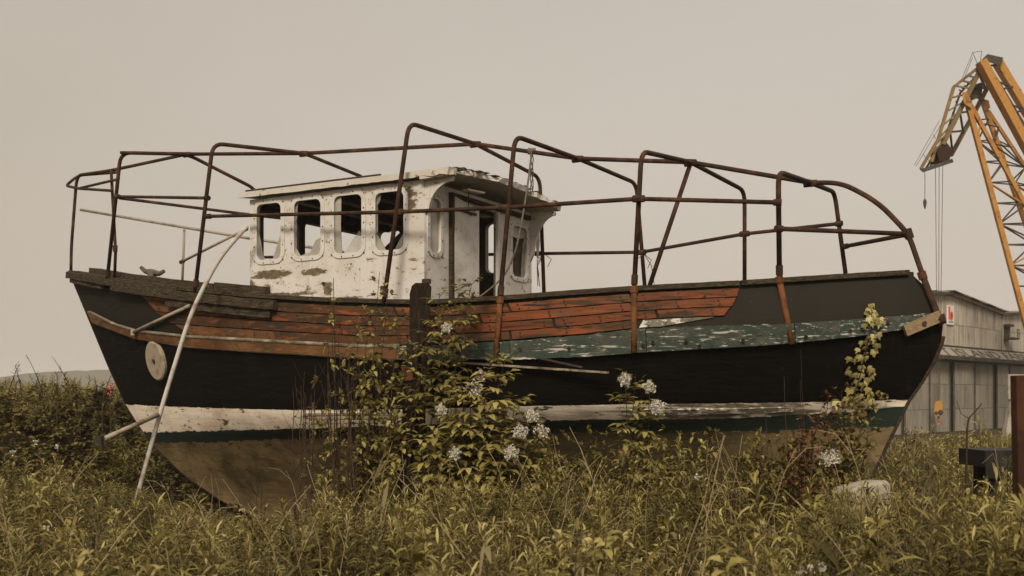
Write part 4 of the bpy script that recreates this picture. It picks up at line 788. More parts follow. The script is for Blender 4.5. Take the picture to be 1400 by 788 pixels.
def withered():
    g = G(); pts = bend(1., U(.05, .3)); g.stem(pts, .005, .002, 1); m_ = 34; tt = U(.2, 1, m_); az = U(0, 6.28, m_); el = U(-.9, .3, m_); g.leaves(np.array([pint(pts, t) for t in tt]), np.stack([np.cos(az)*np.cos(el), np.sin(az)*np.cos(el), np.sin(el)], 1), U(.05, .13, m_), U(.012, .03, m_), U(.2, .9, m_), U(.1, .75, m_), 2, U(-1, 1, m_)); return g.arr()
def seeding():
    g = G(); pts = bend(1., U(.02, .12)); g.stem(pts, .0055, .002, 1)
    for k in range(7):
        t = .55+.06*k; o_ = pint(pts, t); az = U(0, 6.28); tip = o_+np.array([math.cos(az)*.05, math.sin(az)*.05, .13]); g.stem([Vector(o_), Vector(tip)], .0025, .001, 1); m_ = 26; f_ = U(0.1, 1, m_)[:, None]; g.leaves(o_+(tip-o_)*f_+RNG.normal(0, .006, (m_, 3)), RNG.normal(0, 1, (m_, 3)), U(.012, .022, m_), U(.008, .014, m_), .1, U(.0, .5, m_), 2)
    m_ = 40; tt = U(.8, 1, m_); g.leaves(np.array([pint(pts, t) for t in tt])+RNG.normal(0, .008, (m_, 3)), RNG.normal(0, 1, (m_, 3)), U(.012, .022, m_), U(.008, .014, m_), .1, U(.0, .5, m_), 2)
    m_ = 14; az = U(0, 6.28, m_); g.leaves(np.array([pint(pts, t) for t in U(.1, .6, m_)]), np.stack([np.cos(az), np.sin(az), U(0, .6, m_)], 1), U(.1, .2, m_), U(.025, .05, m_), U(.4, .9, m_), U(.1, .6, m_), 0); return g.arr()
HERB = [herb(k) for k in (0, 1, 1, 2, 0, 3, 2, 1)]+[withered(), withered(), seeding(), herb(3)]
HM = [leafherb, stemgreen, leafdry]
YLIM = ([-60, 0, 100, 170, 240, 330, 400, 450, 600, 700, 760, 830, 900, 1000, 1100, 1200, 1300, 1400, 1460], [610, 615, 645, 655, 690, 706, 702, 655, 650, 645, 620, 628, 632, 608, 602, 604, 592, 588, 588])
def clear(X, Y, m=.0):                        # outside the hull
    x, w = local(X, Y); a = np.clip((x+6.2)/11.2, 0, 1); b_ = np.array(half(a, .9)); return (np.abs(w) > b_*.92+m) | (x < -6.0) | (x > 5.1)
def field(n, y0, y1, px0=-60, px1=1460):
    Y = np.sqrt(U(y0**2, y1**2, n)); px = U(px0, px1, n); return (px-700)/FPX*Y, Y, px
X, Y, PX = field(4300, 4.1, 13.5); ok = clear(X, Y, .05); lx, lw = local(X, Y); ok &= (lw < 0.4) | (PX > 1180) | (PX < 120); X, Y, PX = X[ok], Y[ok], PX[ok]
X2, Y2, P2_ = field(1500, 13, 24, 1130, 1460); o2 = clear(X2, Y2, .1); X, Y, PX = np.concatenate([X, X2[o2]]), np.concatenate([Y, Y2[o2]]), np.concatenate([PX, P2_[o2]])
zl = EYE-(np.interp(PX, *YLIM)-HZ)/FPX*Y
EP = np.concatenate([U(1150, 1235, 46), U(1330, 1405, 34)]); EY = np.concatenate([U(6.9, 7.8, 46), U(4.6, 5.4, 34)]); EX = (EP-700)/FPX*EY; EZ = EYE-(np.concatenate([U(640, 680, 46), U(645, 700, 34)])-HZ)/FPX*EY   # screens before the tank and the steel post
X = np.concatenate([X, EX]); Y = np.concatenate([Y, EY]); PX = np.concatenate([PX, EP]); zl = np.concatenate([zl, EZ])
n = len(X); clump = np.sin(X*2.3+.4)*np.sin(Y*1.7+X)+np.sin(X*5.1-Y*2.2)*.6; tall = (U(0, 1, n) > .90)*(PX > 430); h = np.minimum(U(.62, 1.2, n)+.14*clump+.25*tall, zl*(U(.66, 1.02, n)+.07*clump+tall*U(.05, .22, n))); h[-80:] = zl[-80:]*U(.88, 1.0, 80); ok = h > .28; X, Y, PX, h = X[ok], Y[ok], PX[ok], h[ok]; n = len(X)
# patchiness: some places thinner
pat = np.sin(X*1.9+1.3)*np.cos(Y*1.4+X*.6)+U(-1, 1, n)*.9; ok = pat > -.55; X, Y, PX, h = X[ok], Y[ok], PX[ok], h[ok]; n = len(X)
kind = ((np.sin(X*.9+2)+np.cos(Y*1.1+.5)+U(-1.4, 1.4, n)+3.4)/6.8*8).astype(int) % 8; kind = np.where((kind == 5) & (U(0, 1, n) > .35), 1, kind); um = U(0, 1, n)+.18*np.sin(X*1.7+.9)*np.cos(Y*1.2-.4); kind = np.where(um > .95, 8+(X*50 % 2).astype(int), np.where(um < .05, 10, kind)); kind = np.where((np.sin(X*1.1+4)*np.sin(Y*1.6+1) > .55) & (U(0, 1, n) > .45), 11, kind); rot = U(0, 6.28, n); tl = np.clip(RNG.normal(0, .10, (n, 2)), -.3, .3); dt = .26*np.sin(X*1.7+.5)*np.cos(Y*1.9+X*.5)+U(-.22, .22, n)
wide = np.where(h < .6, U(.7, .9, n), U(.85, 1.15, n))
vis = (np.abs((X)/Y*FPX) < 700) & (EYE-h < Y*248/FPX-.05); size = np.where(vis, h/Y, 0); order = np.argsort(-size); near = order[:300]; rest = order[300:]
ZX = [110, 240, 400, 540, 660, 800, 960, 1100, 1240]; ZN = ['at the far left', 'left of the scaffold pole foot', 'below the bow', 'below the tall briar', 'below the timber prop', 'below the elder bush', 'below the elder sapling', 'left of the stern shrub', 'below the stern', 'at the far right']
KADJ = ['arching', 'feathery', 'feathery', 'fine-leaved', 'arching', 'broad-leaved', 'fine-leaved', 'feathery', 'withered', 'withered', 'seeding', 'broad-leaved']
hme = [gmesh('willowherb', a, HM) for a in HERB]
for i in near:
    o = bpy.data.objects.new(['willowherb', 'withered_weed', 'seed_stalk'][{8: 1, 9: 1, 10: 2}.get(int(kind[i]), 0)], hme[kind[i]]); C.objects.link(o); o.location = (X[i], Y[i], -.01); o.scale = (wide[i], wide[i], h[i]); o.rotation_euler = (tl[i, 1]*.6, tl[i, 0]*.6, rot[i])
    zone = ZN[int(np.searchsorted(ZX, PX[i]))]; dpt = 'close up at the bottom edge' if Y[i] < 5.4 else ('in the near weeds' if Y[i] < 7 else 'further back')
    tag(o, '%s %s %s, %s' % (KADJ[kind[i]], {8: 'brown weed', 9: 'brown weed', 10: 'brown dock stalk'}.get(int(kind[i]), 'willowherb stem'), dpt, zone), 'plant', 'willowherb stems in the foreground')
arrs = []
for k in range(len(HERB)):
    ix = rest[kind[rest] == k]
    if len(ix): arrs.append(tile(HERB[k], np.stack([X[ix], Y[ix], np.full(len(ix), -.01)], 1), rot[ix], np.stack([wide[ix], h[ix]], 1), tl[ix], dt[ix]))
tag(link('weeds', gmesh('weeds', join(arrs), HM), []), 'dense leafy weeds growing round the boat', 'weeds', kind='stuff')
# --- low leafy ground layer and grass
def scatter_leaves(P, L0, L1, wr, tmid, mats, name, label, elev=(-.2, .9), cat='weeds', droop=(.1, .5)):
    n = len(P); az = U(0, 6.28, n); el = U(*elev, n); L = U(L0, L1, n); g = G(); g.leaves(P, np.stack([np.cos(az)*np.cos(el), np.sin(az)*np.cos(el), np.sin(el)], 1), L, L*wr*U(.8, 1.2, n), U(*droop, n), tmid+U(-.35, .35, n), 0, U(-.7, .7, n))
    return tag(link(name, gmesh(name, g.arr(), mats), []), label, cat, kind='stuff')
X, Y, PX = field(30000, 4.2, 14.5); ok = clear(X, Y, -.05); lx, lw = local(X, Y); ok &= (lw < 1.2) | (PX > 1180); X, Y, PX = X[ok], Y[ok], PX[ok]; zl = np.minimum(.55, (EYE-(np.interp(PX, *YLIM)-HZ)/FPX*Y)*.8)
scatter_leaves(np.stack([X, Y, np.maximum(zl, .12)*U(.1, 1, len(X))], 1), .05, .11, .42, .16, [leafbramble], 'undergrowth', 'low leafy undergrowth between the weed stems')
def blades(n, y0, y1, name, label, h0, h1, mats, px0=-60, px1=1460, wid=.006, lim=True):
    X, Y, PX = field(n, y0, y1, px0, px1); ok = clear(X, Y, .0); X, Y, PX = X[ok], Y[ok], PX[ok]; n = len(X); zl = EYE-(np.interp(PX, *YLIM)-HZ)/FPX*Y; H = U(h0, h1, n)
    if lim: H = np.minimum(H, np.maximum(zl, .15)*U(.8, 1.12, n))
    az = U(0, 6.28, n); lean = U(.1, .6, n)*H; ts = np.array([0, .35, .7, 1.]); g = G(); dx, dy = np.cos(az)*lean, np.sin(az)*lean; sx, sy = -np.sin(az), np.cos(az); W_ = wid*U(.6, 1.4, n)
    V_ = np.zeros((n, 7, 3))
    for k, t in enumerate(ts):
        w = W_*(1-t)**.6; cx_ = X+dx*t**2; cy_ = Y+dy*t**2; cz = H*(t-.22*t**3*(lean/H))
        if k < 3: V_[:, 2*k] = np.stack([cx_-sx*w/2, cy_-sy*w/2, cz], 1); V_[:, 2*k+1] = np.stack([cx_+sx*w/2, cy_+sy*w/2, cz], 1)
        else: V_[:, 6] = np.stack([cx_, cy_, cz], 1)
    F_ = np.array([(0, 1, 3), (0, 3, 2), (2, 3, 5), (2, 5, 4), (4, 5, 6)]); g.add(V_.reshape(-1, 3), (F_[None]+7*np.arange(n)[:, None, None]).reshape(-1, 3), 0, np.repeat(np.clip(RNG.normal(.42, .32, n), 0, 1), 7))
    return tag(link(name, gmesh(name, g.arr(), mats), []), label, 'grass', kind='stuff')
blades(8000, 4.2, 12.5, 'grass', 'dry and green grass blades among the weeds', .45, 1.2, [leafdry], wid=.005)
blades(5200, 11, 26, 'grass', 'straw coloured tall grass behind the stern', .6, 1.15, [leafdry], 1150, 1460, .010)
# --- dry bent stalks standing out of the weeds
def stalk(k):
    g = G(); pts = bend(1., U(.1, .55), 9, .012); g.stem(pts, .0045, .0015, 0, .5, 4)
    for q in range(k):
        t = U(.35, .95); o_ = pint(pts, t); az = U(0, 6.28); L = U(.08, .3); g.stem([Vector(o_), Vector(o_+np.array([math.cos(az)*L*.5, math.sin(az)*L*.5, L*.35])), Vector(o_+np.array([math.cos(az)*L, math.sin(az)*L, L*U(.1, .8)]))], .002, .001, 0)
    return g.arr()
STK = [gmesh('dry_stalk', stalk(k), [stemdry]) for k in (0, 1, 3, 2, 5, 0)]
for i in range(200):
    px = U(20, 1390); Yd = U(4.6, 10.6); Xd = (px-700)/FPX*Yd
    if not clear(np.array([Xd]), np.array([Yd]), .1)[0]: continue
    zl = EYE-(np.interp(px, *YLIM)-30-HZ)/FPX*Yd; hh = min(U(.7, 1.6), zl*U(.9, 1.12))
    o = bpy.data.objects.new('dry_stalk', STK[i % 6]); C.objects.link(o); o.location = (Xd, Yd, 0); o.scale = (U(.8, 1.3), U(.8, 1.3), max(hh, .4)); o.rotation_euler = (U(-.18, .18), U(-.18, .18), U(0, 6.28))
    tag(o, '%s dry straw coloured stalk %s, %s' % (['single', 'single forked', 'twiggy', 'forked', 'many-twigged', 'single curved'][i % 6], 'in the near weeds' if Yd < 7 else 'further back', ZN[int(np.searchsorted(ZX, px))]), 'stalk', 'dry stalks among the weeds')
# --- bramble thicket behind and left of the bow: a mound of leaves over canes
def thick(X, Y):
    x, w = local(X, Y); base = np.clip((Y-7.5)/10., 0, 1)*1.25+.42; base = base+.16*np.sin(X*1.3+.7)*np.cos(Y*.9)+.10*np.sin(X*3.1+Y*2.3)+.06*np.sin(X*6.3-Y*4.9)
    bowside = np.clip((w+.9)/1.6, 0, 1); ahead = np.clip((-6.3-x)/2.0, 0, 1); k = np.maximum(bowside*(.42+.58*np.clip((w-.3)/3., 0, 1)), ahead); return base*k
n = 26000; Y = np.sqrt(U(9.5**2, 27**2, n)); PX = U(-120, 520, n); X = (PX-700)/FPX*Y; H = thick(X, Y); ok = (H > .12) & clear(X, Y, -.2); X, Y, H = X[ok], Y[ok], H[ok]; keep = U(0, 1, len(X)) < np.clip(17/Y, 0, 1); X, Y, H = X[keep], Y[keep], H[keep]
Z = H-np.abs(RNG.normal(0, .20, len(X)))+.14*np.sin(X*4.3+Y*2)*np.sin(Y*3.9-X*1.5); ok = Z > .03; X, Y, Z = X[ok], Y[ok], Z[ok]; ct = .50+.22*np.sin(X*2.1+1)*np.cos(Y*1.7)+U(-.22, .22, len(X)); K = 7
cen = np.repeat(np.stack([X, Y, Z], 1), K, 0); m_ = len(cen); az = U(0, 6.28, m_); el = U(-.25, .9, m_); d = np.stack([np.cos(az)*np.cos(el), np.sin(az)*np.cos(el), np.sin(el)], 1); g = G(); Lf = U(.06, .125, m_)
g.leaves(cen+d*U(.0, .06, m_)[:, None], d, Lf, Lf*U(.38, .6, m_), U(.1, .5, m_), np.repeat(ct, K)+U(-.15, .15, m_), 0, U(-.7, .7, m_)); tag(link('bramble_thicket', gmesh('bramble_thicket', g.arr(), [leafbramble]), []), 'bramble thicket sloping up behind the bow', 'bramble', kind='stuff')
gx = np.linspace(-16, 0, 60); gy = np.linspace(8.5, 30, 60); GX, GY = np.meshgrid(gx, gy); GZ = np.maximum(thick(GX, GY)-.38, -.05); v = np.stack([GX, GY, GZ], 2).reshape(-1, 3); f = [(j*60+i, j*60+i+1, (j+1)*60+i+1, (j+1)*60+i) for j in range(59) for i in range(59)]
pyd('bank', v, f, soil, None, True)['kind'] = 'structure'
# herbs standing through the thicket
n = 1300; Y = np.sqrt(U(10**2, 25**2, n)); PX = U(-90, 300, n); X = (PX-700)/FPX*Y; H = thick(X, Y); ok = (H > .35) & clear(X, Y, .2) & (local(X, Y)[1] > .1); X, Y, H = X[ok], Y[ok], H[ok]; n = len(X)
tag(link('weeds', gmesh('weeds', join([tile(HERB[k], np.stack([X, Y, H-.66], 1)[k::8], U(0, 6.28, n)[k::8], np.full(n, .9)[k::8], RNG.normal(0, .1, (n, 2))[k::8], U(-.25, .15, n)[k::8]) for k in range(8)]), HM), []), 'leafy weeds standing up through the bramble thicket', 'weeds', kind='stuff')
# dark leggy stalks against the sky on the left
for i, (px, py, hpx, ln) in enumerate([(8, 560, 62, .3), (30, 545, 45, -.2), (62, 560, 75, -.35), (44, 556, 40, .2), (78, 548, 38, .0), (104, 560, 72, -.45), (98, 556, 40, .1), (118, 548, 34, .15), (140, 556, 48, .3), (133, 548, 30, -.1), (20, 552, 30, .1), (88, 552, 30, .3)]):
    Yd = 17.5+(i % 4); b = at_Y(px, py, Yd); hh = hpx/FPX*Yd; e = empty('dead_stalk', (b.x, b.y, b.z)); g = G(); pts = [Vector((ln*hh*(t**1.6), 0, hh*t)) for t in np.linspace(0, 1, 7)]; g.stem([Vector((0, 0, -.6))]+pts, .012, .004, 0)
    for q in range(10):
        t = U(.3, 1); o_ = pint(pts, t); s_ = 1 if q % 2 else -1; g.stem([Vector(o_), Vector(o_+np.array([s_*U(.02, .08), 0, U(.03, .10)]))], .005, .002, 0)
    o = link('stem', gmesh('stem', g.arr(), [stemdark]), [], e); g = G(); m_ = 14; tt = U(.05, .75, m_); g.leaves(np.array([pint(pts, t) for t in tt]), RNG.normal(0, 1, (m_, 3)), U(.05, .10, m_), U(.015, .03, m_), .3, U(.1, .5, m_)); link('leaves', gmesh('leaves', g.arr(), [leafbramble]), [], e)
    tag(e, 'dark leggy dead stalk against the sky above the left thicket', 'stalk', 'dark stalks on the skyline')
p = at_Y(151, 540, 17.0); e = empty('pink_flower_spike', (p.x, p.y, p.z)); g = G(); g.stem([Vector((0, 0, -.7)), Vector((0, 0, .2))], .006, .003, 0); link('stem', gmesh('stem', g.arr(), [stemgreen]), [], e); g = G(); m_ = 40; g.leaves(np.stack([U(-.035, .035, m_), U(-.035, .035, m_), U(.02, .2, m_)], 1), RNG.normal(0, 1, (m_, 3)), U(.03, .05, m_), U(.02, .035, m_), .2, .5); link('blossom', gmesh('blossom', g.arr(), [pinkpetal]), [], e); tag(e, 'small pink flower spike beside the bow on the left', 'flower')
# --- shrubs
def flower_head(par, loc, r, nm='flower_head', n=260):
    g = G(); az = U(0, 6.28, n); rr = r*np.sqrt(U(0, 1, n)); P = np.stack([rr*np.cos(az), .5*r*(1-(rr/r)**2)*-1+U(-.02, .02, n), rr*np.sin(az)], 1)*1.05; P[:, 1] += P[:, 2]*.6; P = P*(1+.2*np.sin(az*5))[:, None]+np.array(loc)
    d = RNG.normal(0, .7, (n, 3))+np.array([0, -.6, .6]); g.leaves(P-.008, d, U(.016, .026, n), U(.014, .022, n), .1, .5, 0, U(0, 3, n)); tag(link(nm, gmesh(nm, g.arr(), [petal], False), [], par), kind='stuff')
def compound(g, o_, d, L, lw, tint, pairs=2):  # pinnate leaf: paired leaflets and a terminal one
    d = d/np.linalg.norm(d); sd_ = np.cross(d, [0, 0, 1.]); sd_ = sd_/max(np.linalg.norm(sd_), 1e-3); tip = o_+d*L*.62; tip[2] -= .12*L; b, dd, LL = [tip], [d-[0, 0, .25]], [L*.5]
    for k in range(pairs):
        t = (k+1)/(pairs+.6); q = o_+(tip-o_)*t
        for s_ in (-1, 1): b.append(q); dd.append(d*.55+sd_*s_*.8-[0, 0, .2]+RNG.normal(0, .12, 3)); LL.append(L*U(.42, .56))
    n = len(b); LL = np.array(LL); g.leaves(b, dd, LL, LL*lw, U(.1, .45, n), tint+U(-.12, .12, n), 0, U(-.35, .35, n)); g.stem([Vector(o_), Vector(tip)], .003, .0015, 1, .5, 3)
def shrub(name, base, stems, label, cat, leaf, stem_m, leafL=.17, lw=.42, per=16, pairs=2, t0=.25, r=.014, flowers=(), tm=.5, clusters=0):
    """stems: world tip positions with bow; each carries leaves from t0 up"""
    e = empty(name, base); gl, gs = G(), G()
    for tip, bow, dens in stems:
        tip = Vector(tip)-Vector(base); s0 = Vector((U(-.12, .12)+tip.x*.25, U(-.08, .08), 0)); mid = s0.lerp(tip, .5)+Vector((bow, U(-.06, .06), .05)); pts = [s0*(1-t)**2+mid*2*t*(1-t)+tip*t*t+Vector((U(-.012, .012), U(-.012, .012), 0)) for t in np.linspace(0, 1, 10)]
        gs.stem(pts, r*U(.7, 1.1), r*.25, 0, .5, 5)
        for k in range(int(per*dens)):
            t = t0+(1-t0)*(k+.5)/max(1, int(per*dens))+U(-.03, .03); t = min(max(t, 0), 1); o_ = pint(pts, t); az = k*2.4+U(-.5, .5); el = U(-.1, .7)+(.4 if t > .9 else 0); d = np.array([math.cos(az)*math.cos(el), math.sin(az)*math.cos(el)-.15, math.sin(el)])
            if clusters:
                tw = o_+d*U(.02, .10); gs.stem([Vector(o_), Vector(tw)], .003, .0015, 0, .5, 3)
                for q in range(clusters): dd = d+RNG.normal(0, .75, 3)+[0, 0, .25]; gl.leaves([tw], [dd], leafL*U(.6, 1.1), leafL*lw, U(.1, .4), np.array([tm+U(-.3, .35)]), 0)
            else: compound(gl, o_, d, leafL*U(.8, 1.2), lw, tm+U(-.3, .3), pairs)
    link('stems', gmesh('stems', gs.arr(), [stem_m]), [], e); link('leaves', gmesh('leaves', gl.arr(), [leaf, stemgreen]), [], e)
    for (px, py, Yf, rr) in flowers: flower_head(e, at_Y(px, py, Yf)-Vector(base), rr*.82)
    return tag(e, label, cat)
def tips(lst, Y): return [(at_Y(px, py, Y+U(-.3, .35)), U(-.12, .12), d) for px, py, d in lst]
YE = 10.75; b = at_Y(655, 700, YE); b.z = 0
shrub('elder_bush', b, tips([(690, 488, 1.1), (662, 500, 1), (632, 520, 1), (612, 508, .5), (645, 545, 1.2), (600, 560, 1), (705, 540, 1), (726, 575, 1.1), (618, 585, 1.1), (660, 580, 1.2), (690, 590, 1.2), (580, 600, .9), (640, 610, 1.2), (735, 610, 1), (670, 560, 1.3), (700, 620, 1.2), (610, 630, 1.2), (655, 640, 1.2), (575, 640, 1), (740, 640, 1)], YE),
      'broad leafy elder bush with white flower heads before the dark hull', 'bush', leafelder, stemdark, .27, .46, 30, 2, .28, .013, [(650, 531, 10.5, .085), (728, 568, 10.45, .07), (712, 590, 10.4, .085), (741, 591, 10.4, .08), (700, 618, 10.3, .08), (623, 619, 10.3, .06), (658, 513, 10.6, .05), (604, 560, 10.5, .06)], .62)
YE = 10.3; b = at_Y(868, 720, YE); b.z = 0
shrub('elder_sapling', b, tips([(870, 512, 1.3), (856, 528, .9), (888, 530, .9), (880, 570, 1.2), (845, 600, .7), (895, 610, .9), (866, 590, 1.2)], YE), 'single elder sapling with three white flower heads near the hull middle', 'sapling', leafelder, stemdark, .21, .50, 14, 2, .42, .011, [(855, 519, 10.1, .065), (889, 529, 10.1, .065), (900, 556, 10.0, .08)], .48)
YE = 10.95; b = at_Y(492, 720, YE); b.z = 0
shrub('briar_bush', b, tips([(452, 395, .5), (520, 372, .7), (486, 440, 1), (505, 425, .9), (530, 395, .9), (545, 440, .9), (470, 500, .6), (440, 520, .4), (515, 480, 1.2), (500, 520, 1.2), (535, 520, 1.2), (475, 560, 1), (450, 580, .7), (555, 480, .9), (520, 560, 1.2), (545, 570, 1.2), (430, 560, .5), (495, 600, 1.2), (465, 620, 1), (530, 620, 1.2), (420, 630, .7), (560, 600, 1), (445, 650, 1), (510, 650, 1.2)], YE),
      'tall leggy briar bush with dark upright stems before the hull', 'bush', leafelder, stemdark, .10, .46, 26, 2, .25, .011, (), .78, 6)
shrub('elder_branch', (b.x+.35, b.y+.02, 0), tips([(644, 388, 1.5), (628, 400, 1.4), (600, 402, 1.2), (618, 440, 1), (585, 445, .7), (640, 425, .9), (575, 470, .8)], YE+.05), 'long elder branch reaching up past the timber prop over the planks', 'branch', leafelder, stemdark, .20, .46, 20, 2, .55, .012, [(611, 448, 10.8, .055)], .68)
dk = [(448, 470, -.25, 520), (418, 540, .3, 700), (430, 500, .1, 700), (465, 430, .05, 700), (415, 600, .35, 720), (480, 545, -.1, 700), (440, 560, -.2, 700), (505, 540, .15, 700), (400, 640, -.2, 715), (360, 640, .1, 735), (352, 665, .15, 735), (458, 380, 0, 700)]+[(U(398, 490), U(480, 610), U(-.25, .25), 700) for _ in range(18)]
for i, (px, py, ln, _) in enumerate(dk):
    Yd = 10.2+(i % 5)*.15; t_ = at_Y(px, py, Yd); b_ = Vector((t_.x-ln*.6, Yd, 0)); pts = [b_.lerp(t_, t)+Vector((U(-.015, .015)+.12*ln*math.sin(t*3.1), 0, 0))-b_ for t in np.linspace(0, 1, 9)]; g = G(); g.stem(pts, .009, .003, 0, .5, 5)
    for q in range(5): o_ = pint(pts, U(.5, .97)); s_ = random.choice((-1, 1)); g.stem([Vector(o_), Vector(o_+np.array([s_*.05, 0, .07])), Vector(o_+np.array([s_*U(.05, .12), 0, U(.1, .2)]))], .003, .0015, 0, .5, 3)
    o = link('briar_cane', gmesh('briar_cane', g.arr(), [stemdark]), []); o.location = b_; tag(o, 'bare dark %s cane %s' % ('left leaning' if ln < -.06 else ('right leaning' if ln > .06 else 'upright'), 'left of the briar' if px < 415 else ('at the left side of the briar' if px < 450 else 'in the middle of the briar')), 'cane', 'bare canes before the hull')
YE = 9.15; b = at_Y(1140, 700, YE); b.z = 0
shrub('spreading_shrub', b, tips([(1170, 548, 1.2), (1150, 560, 1.2), (1180, 575, 1.1), (1130, 575, 1.2), (1160, 590, 1.2), (1195, 545, .7), (1120, 600, 1.1), (1145, 615, 1.2), (1175, 620, 1.1), (1095, 600, .9), (1155, 640, 1.2), (1120, 640, 1.1)], YE), 'small leaved spreading shrub below the ivy at the stern', 'bush', leafbramble, stemdark, .07, .5, 40, 2, .35, .009, [(1140, 622, 9.0, .07), (1128, 628, 8.95, .05)], .62, 6)
YE = 9.0; b = at_Y(1100, 700, YE); b.z = 0
shrub('rust_red_dock', b, tips([(1100, 575, 1), (1112, 590, 1.2), (1090, 600, 1), (1120, 560, .8), (1135, 540, 1), (1150, 535, .8), (1080, 620, 1), (1105, 620, 1.2)], YE), 'rust red withered dock stalks beside the stern shrub', 'dock', leafred, stemdark, .06, .5, 24, 2, .5, .007, (), .62, 5)
for i, (px, py, Yd) in enumerate([(1097, 520, 9.2), (1098, 478, 9.4), (1075, 515, 9.4), (1050, 560, 9.0)]):
    t_ = at_Y(px, py, Yd); b_ = Vector((t_.x+.05, Yd, 0)); g = G(); pts = [Vector((-.05*t+.02*math.sin(t*5), 0, t_.z*t)) for t in np.linspace(0, 1, 8)]; g.stem(pts, .005, .002, 0)
    o = link('dry_reed', gmesh('dry_reed', g.arr(), [stemdark]), []); o.location = b_; tag(o, 'thin upright dry stem in front of the black stern', 'stem', 'thin stems before the stern')
# bramble clumps against the hull from the prop to the stern
for i, (px, nm_, Yd) in enumerate([(775, 'low bramble clump against the hull right of the elder bush', 10.0), (825, 'low bramble clump just left of the elder sapling', 9.7), (935, 'low bramble clump right of the elder sapling', 9.6), (1000, 'low bramble clump halfway between sapling and stern shrub', 9.3), (1052, 'low bramble clump left of the rust red dock', 9.1)]):
    b = at_Y(px, 720, Yd); b.z = 0; shrub('bramble_clump', b, tips([(px+U(-42, 42), U(592, 655), 1) for _ in range(13)], Yd), nm_, 'bramble', leafbramble if i % 2 else leafherb, stemdark, .085, .36, 16, 2, .35, .007, (), .5, 5)['group'] = 'bramble clumps against the hull'
# orange dry bracken left of the workshop doors
for i, (px, py, Yd) in enumerate([(1236, 598, 17), (1262, 590, 19), (1210, 603, 15), (1248, 606, 15)]):
    b = at_Y(px, 640, Yd); b.z = 0; shrub('dry_bracken', b, tips([(px+U(-16, 16), py+U(-4, 22), 1) for _ in range(9)], Yd), 'tuft of orange brown dry bracken behind the stern', 'bracken', leafdry, stemdry, .12, .22, 18, 2, .3, .006, (), .55, 5)['group'] = 'dry bracken tufts'
t_ = at_Y(1342, 552, 8.6); b_ = at_Y(1318, 640, 8.6); g = G(); pts = [Vector((0, 0, 0)), at_Y(1322, 590, 8.6)-Vector((b_.x, b_.y, 0)), at_Y(1324, 572, 8.6)-Vector((b_.x, b_.y, 0)), at_Y(1334, 562, 8.6)-Vector((b_.x, b_.y, 0)), t_-Vector((b_.x, b_.y, 0))]; g.stem(fillet(pts, .05), .009, .004, 0); g.stem([pts[2], at_Y(1314, 566, 8.6)-Vector((b_.x, b_.y, 0)), at_Y(1308, 548, 8.6)-Vector((b_.x, b_.y, 0))], .004, .002, 0)
o = link('bare_twig', gmesh('bare_twig', g.arr(), [stemdark]), []); o.location = (b_.x, b_.y, 0); tag(o, 'dark crooked bare twig in front of the pale workshop doors', 'twig')
for (px, py, Yd) in [(1095, 778, 5.2), (1110, 776, 5.2), (1124, 772, 5.2), (955, 652, 8.0), (68, 720, 7.5), (52, 604, 13), (18, 618, 12), (80, 610, 12.5)]:
    p = at_Y(px, py, Yd); e = empty('pale_wildflower', p); g = G(); g.stem([Vector((0, 0, -.5)), Vector((0, 0, -.01))], .003, .002, 0); link('stem', gmesh('stem', g.arr(), [stemgreen]), [], e); flower_head(e, (0, 0, 0), .016*max(1, Yd/8), 'blossom', 16); tag(e, 'tiny pale blossom on a thin stem in the weeds', 'flower', 'tiny pale blossoms')
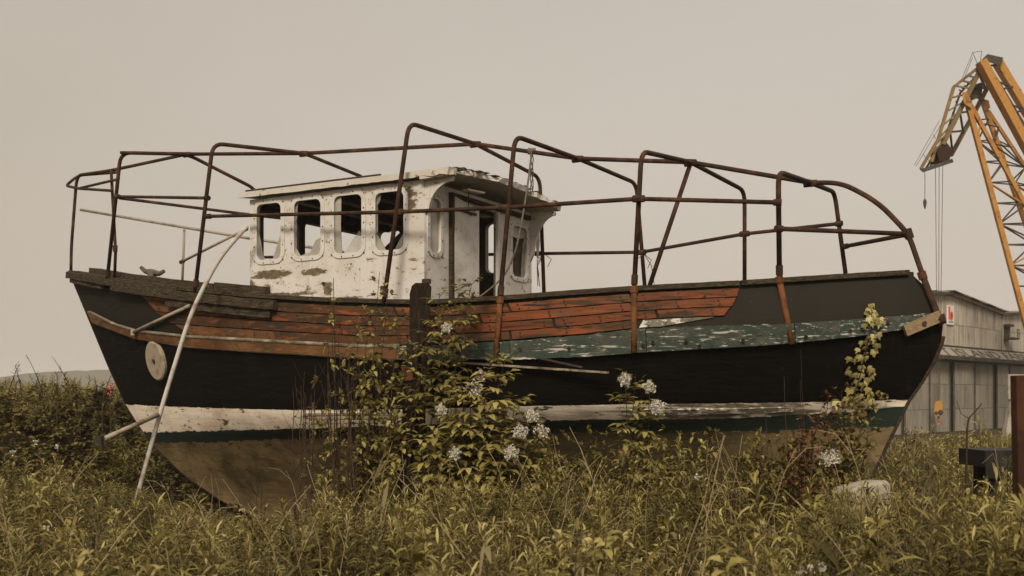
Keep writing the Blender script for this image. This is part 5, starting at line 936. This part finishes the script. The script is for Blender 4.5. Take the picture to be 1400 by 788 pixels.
# --- ivy climbing the stern
ie = empty('ivy', world(*hp(*hit(1178, 545)))); gl, gs = G(), G(); io = ie.location
IV = np.array([(0, -.1, 0), (.42, -.05, .05), (.5, .45, 0), (.22, .45, .06), (0, 1, 0), (-.22, .45, .06), (-.5, .45, 0), (-.42, -.05, .05), (0, .3, .10)]); IF = [(8, 0, 1), (8, 1, 2), (8, 2, 3), (8, 3, 4), (8, 4, 5), (8, 5, 6), (8, 6, 7), (8, 7, 0)]
spine = [(1152, 560), (1165, 540), (1172, 515), (1178, 490), (1184, 465), (1189, 445), (1188, 428), (1187, 418)]
sp_w = [26, 26, 22, 19, 16, 12, 7, 3]
def ivy_leaf(px, py, sz, tint):
    a, lv = hit(px, py); n_ = hn(a, lv); off = .055 if 3.98 < lv < 5.02 else .012; P = hp(a, lv, -1, off+U(.005, .05)); n_ = (n_+Vector(RNG.normal(0, .3, 3))).normalized(); dn = Vector((U(-.5, .5), 0, -1)); dn = (dn-n_*dn.dot(n_)).normalized(); sd_ = dn.cross(n_)
    Pw = [world(*(P+sd_*q[0]*sz+dn*q[1]*sz+n_*q[2]*sz))-io for q in IV]; gl.add(np.array(Pw), IF, 0, tint)
for i in range(92):
    t = U(0, 1); k = t*(len(spine)-1); j = min(int(k), len(spine)-2); f_ = k-j; px = spine[j][0]*(1-f_)+spine[j+1][0]*f_; py = spine[j][1]*(1-f_)+spine[j+1][1]*f_; w_ = sp_w[j]*(1-f_)+sp_w[j+1]*f_
    ivy_leaf(px+U(-w_, w_), py+U(-4, 4), U(.07, .105)*(1-.35*t), .5+U(-.45, .45))
for i in range(34): t = U(0, 1); ivy_leaf(1168+t*44, 538+4*math.sin(t*6)+U(-4, 4)+t*4, U(.02, .04), .3+U(-.2, .2))
gs.stem([world(*hp(*hit(x, y), -1, .06))-io for x, y in spine], .006, .003, 0); link('stem', gmesh('stem', gs.arr(), [stemdark]), [], ie); link('leaves', gmesh('leaves', gl.arr(), [leafivy], False), [], ie); tag(ie, 'pale yellow green ivy climbing the black stern planking', 'ivy')
# ------------------------------------------------------------------ damp air
hz = MB().box(-2600, 2600, -70, 2500, -3, 45).build('haze', None); hz['kind'] = 'stuff'
hm_ = bpy.data.materials.new('haze_air'); hm_.use_nodes = True; hn_ = hm_.node_tree; hn_.nodes.remove(hn_.nodes['Principled BSDF']); pv = hn_.nodes.new('ShaderNodeVolumePrincipled'); pv.inputs['Density'].default_value = .00058; pv.inputs['Color'].default_value = (1, .99, .97, 1); pv.inputs['Anisotropy'].default_value = 0
hn_.links.new(pv.outputs[0], hn_.nodes['Material Output'].inputs['Volume']); hz.data.materials.append(hm_)
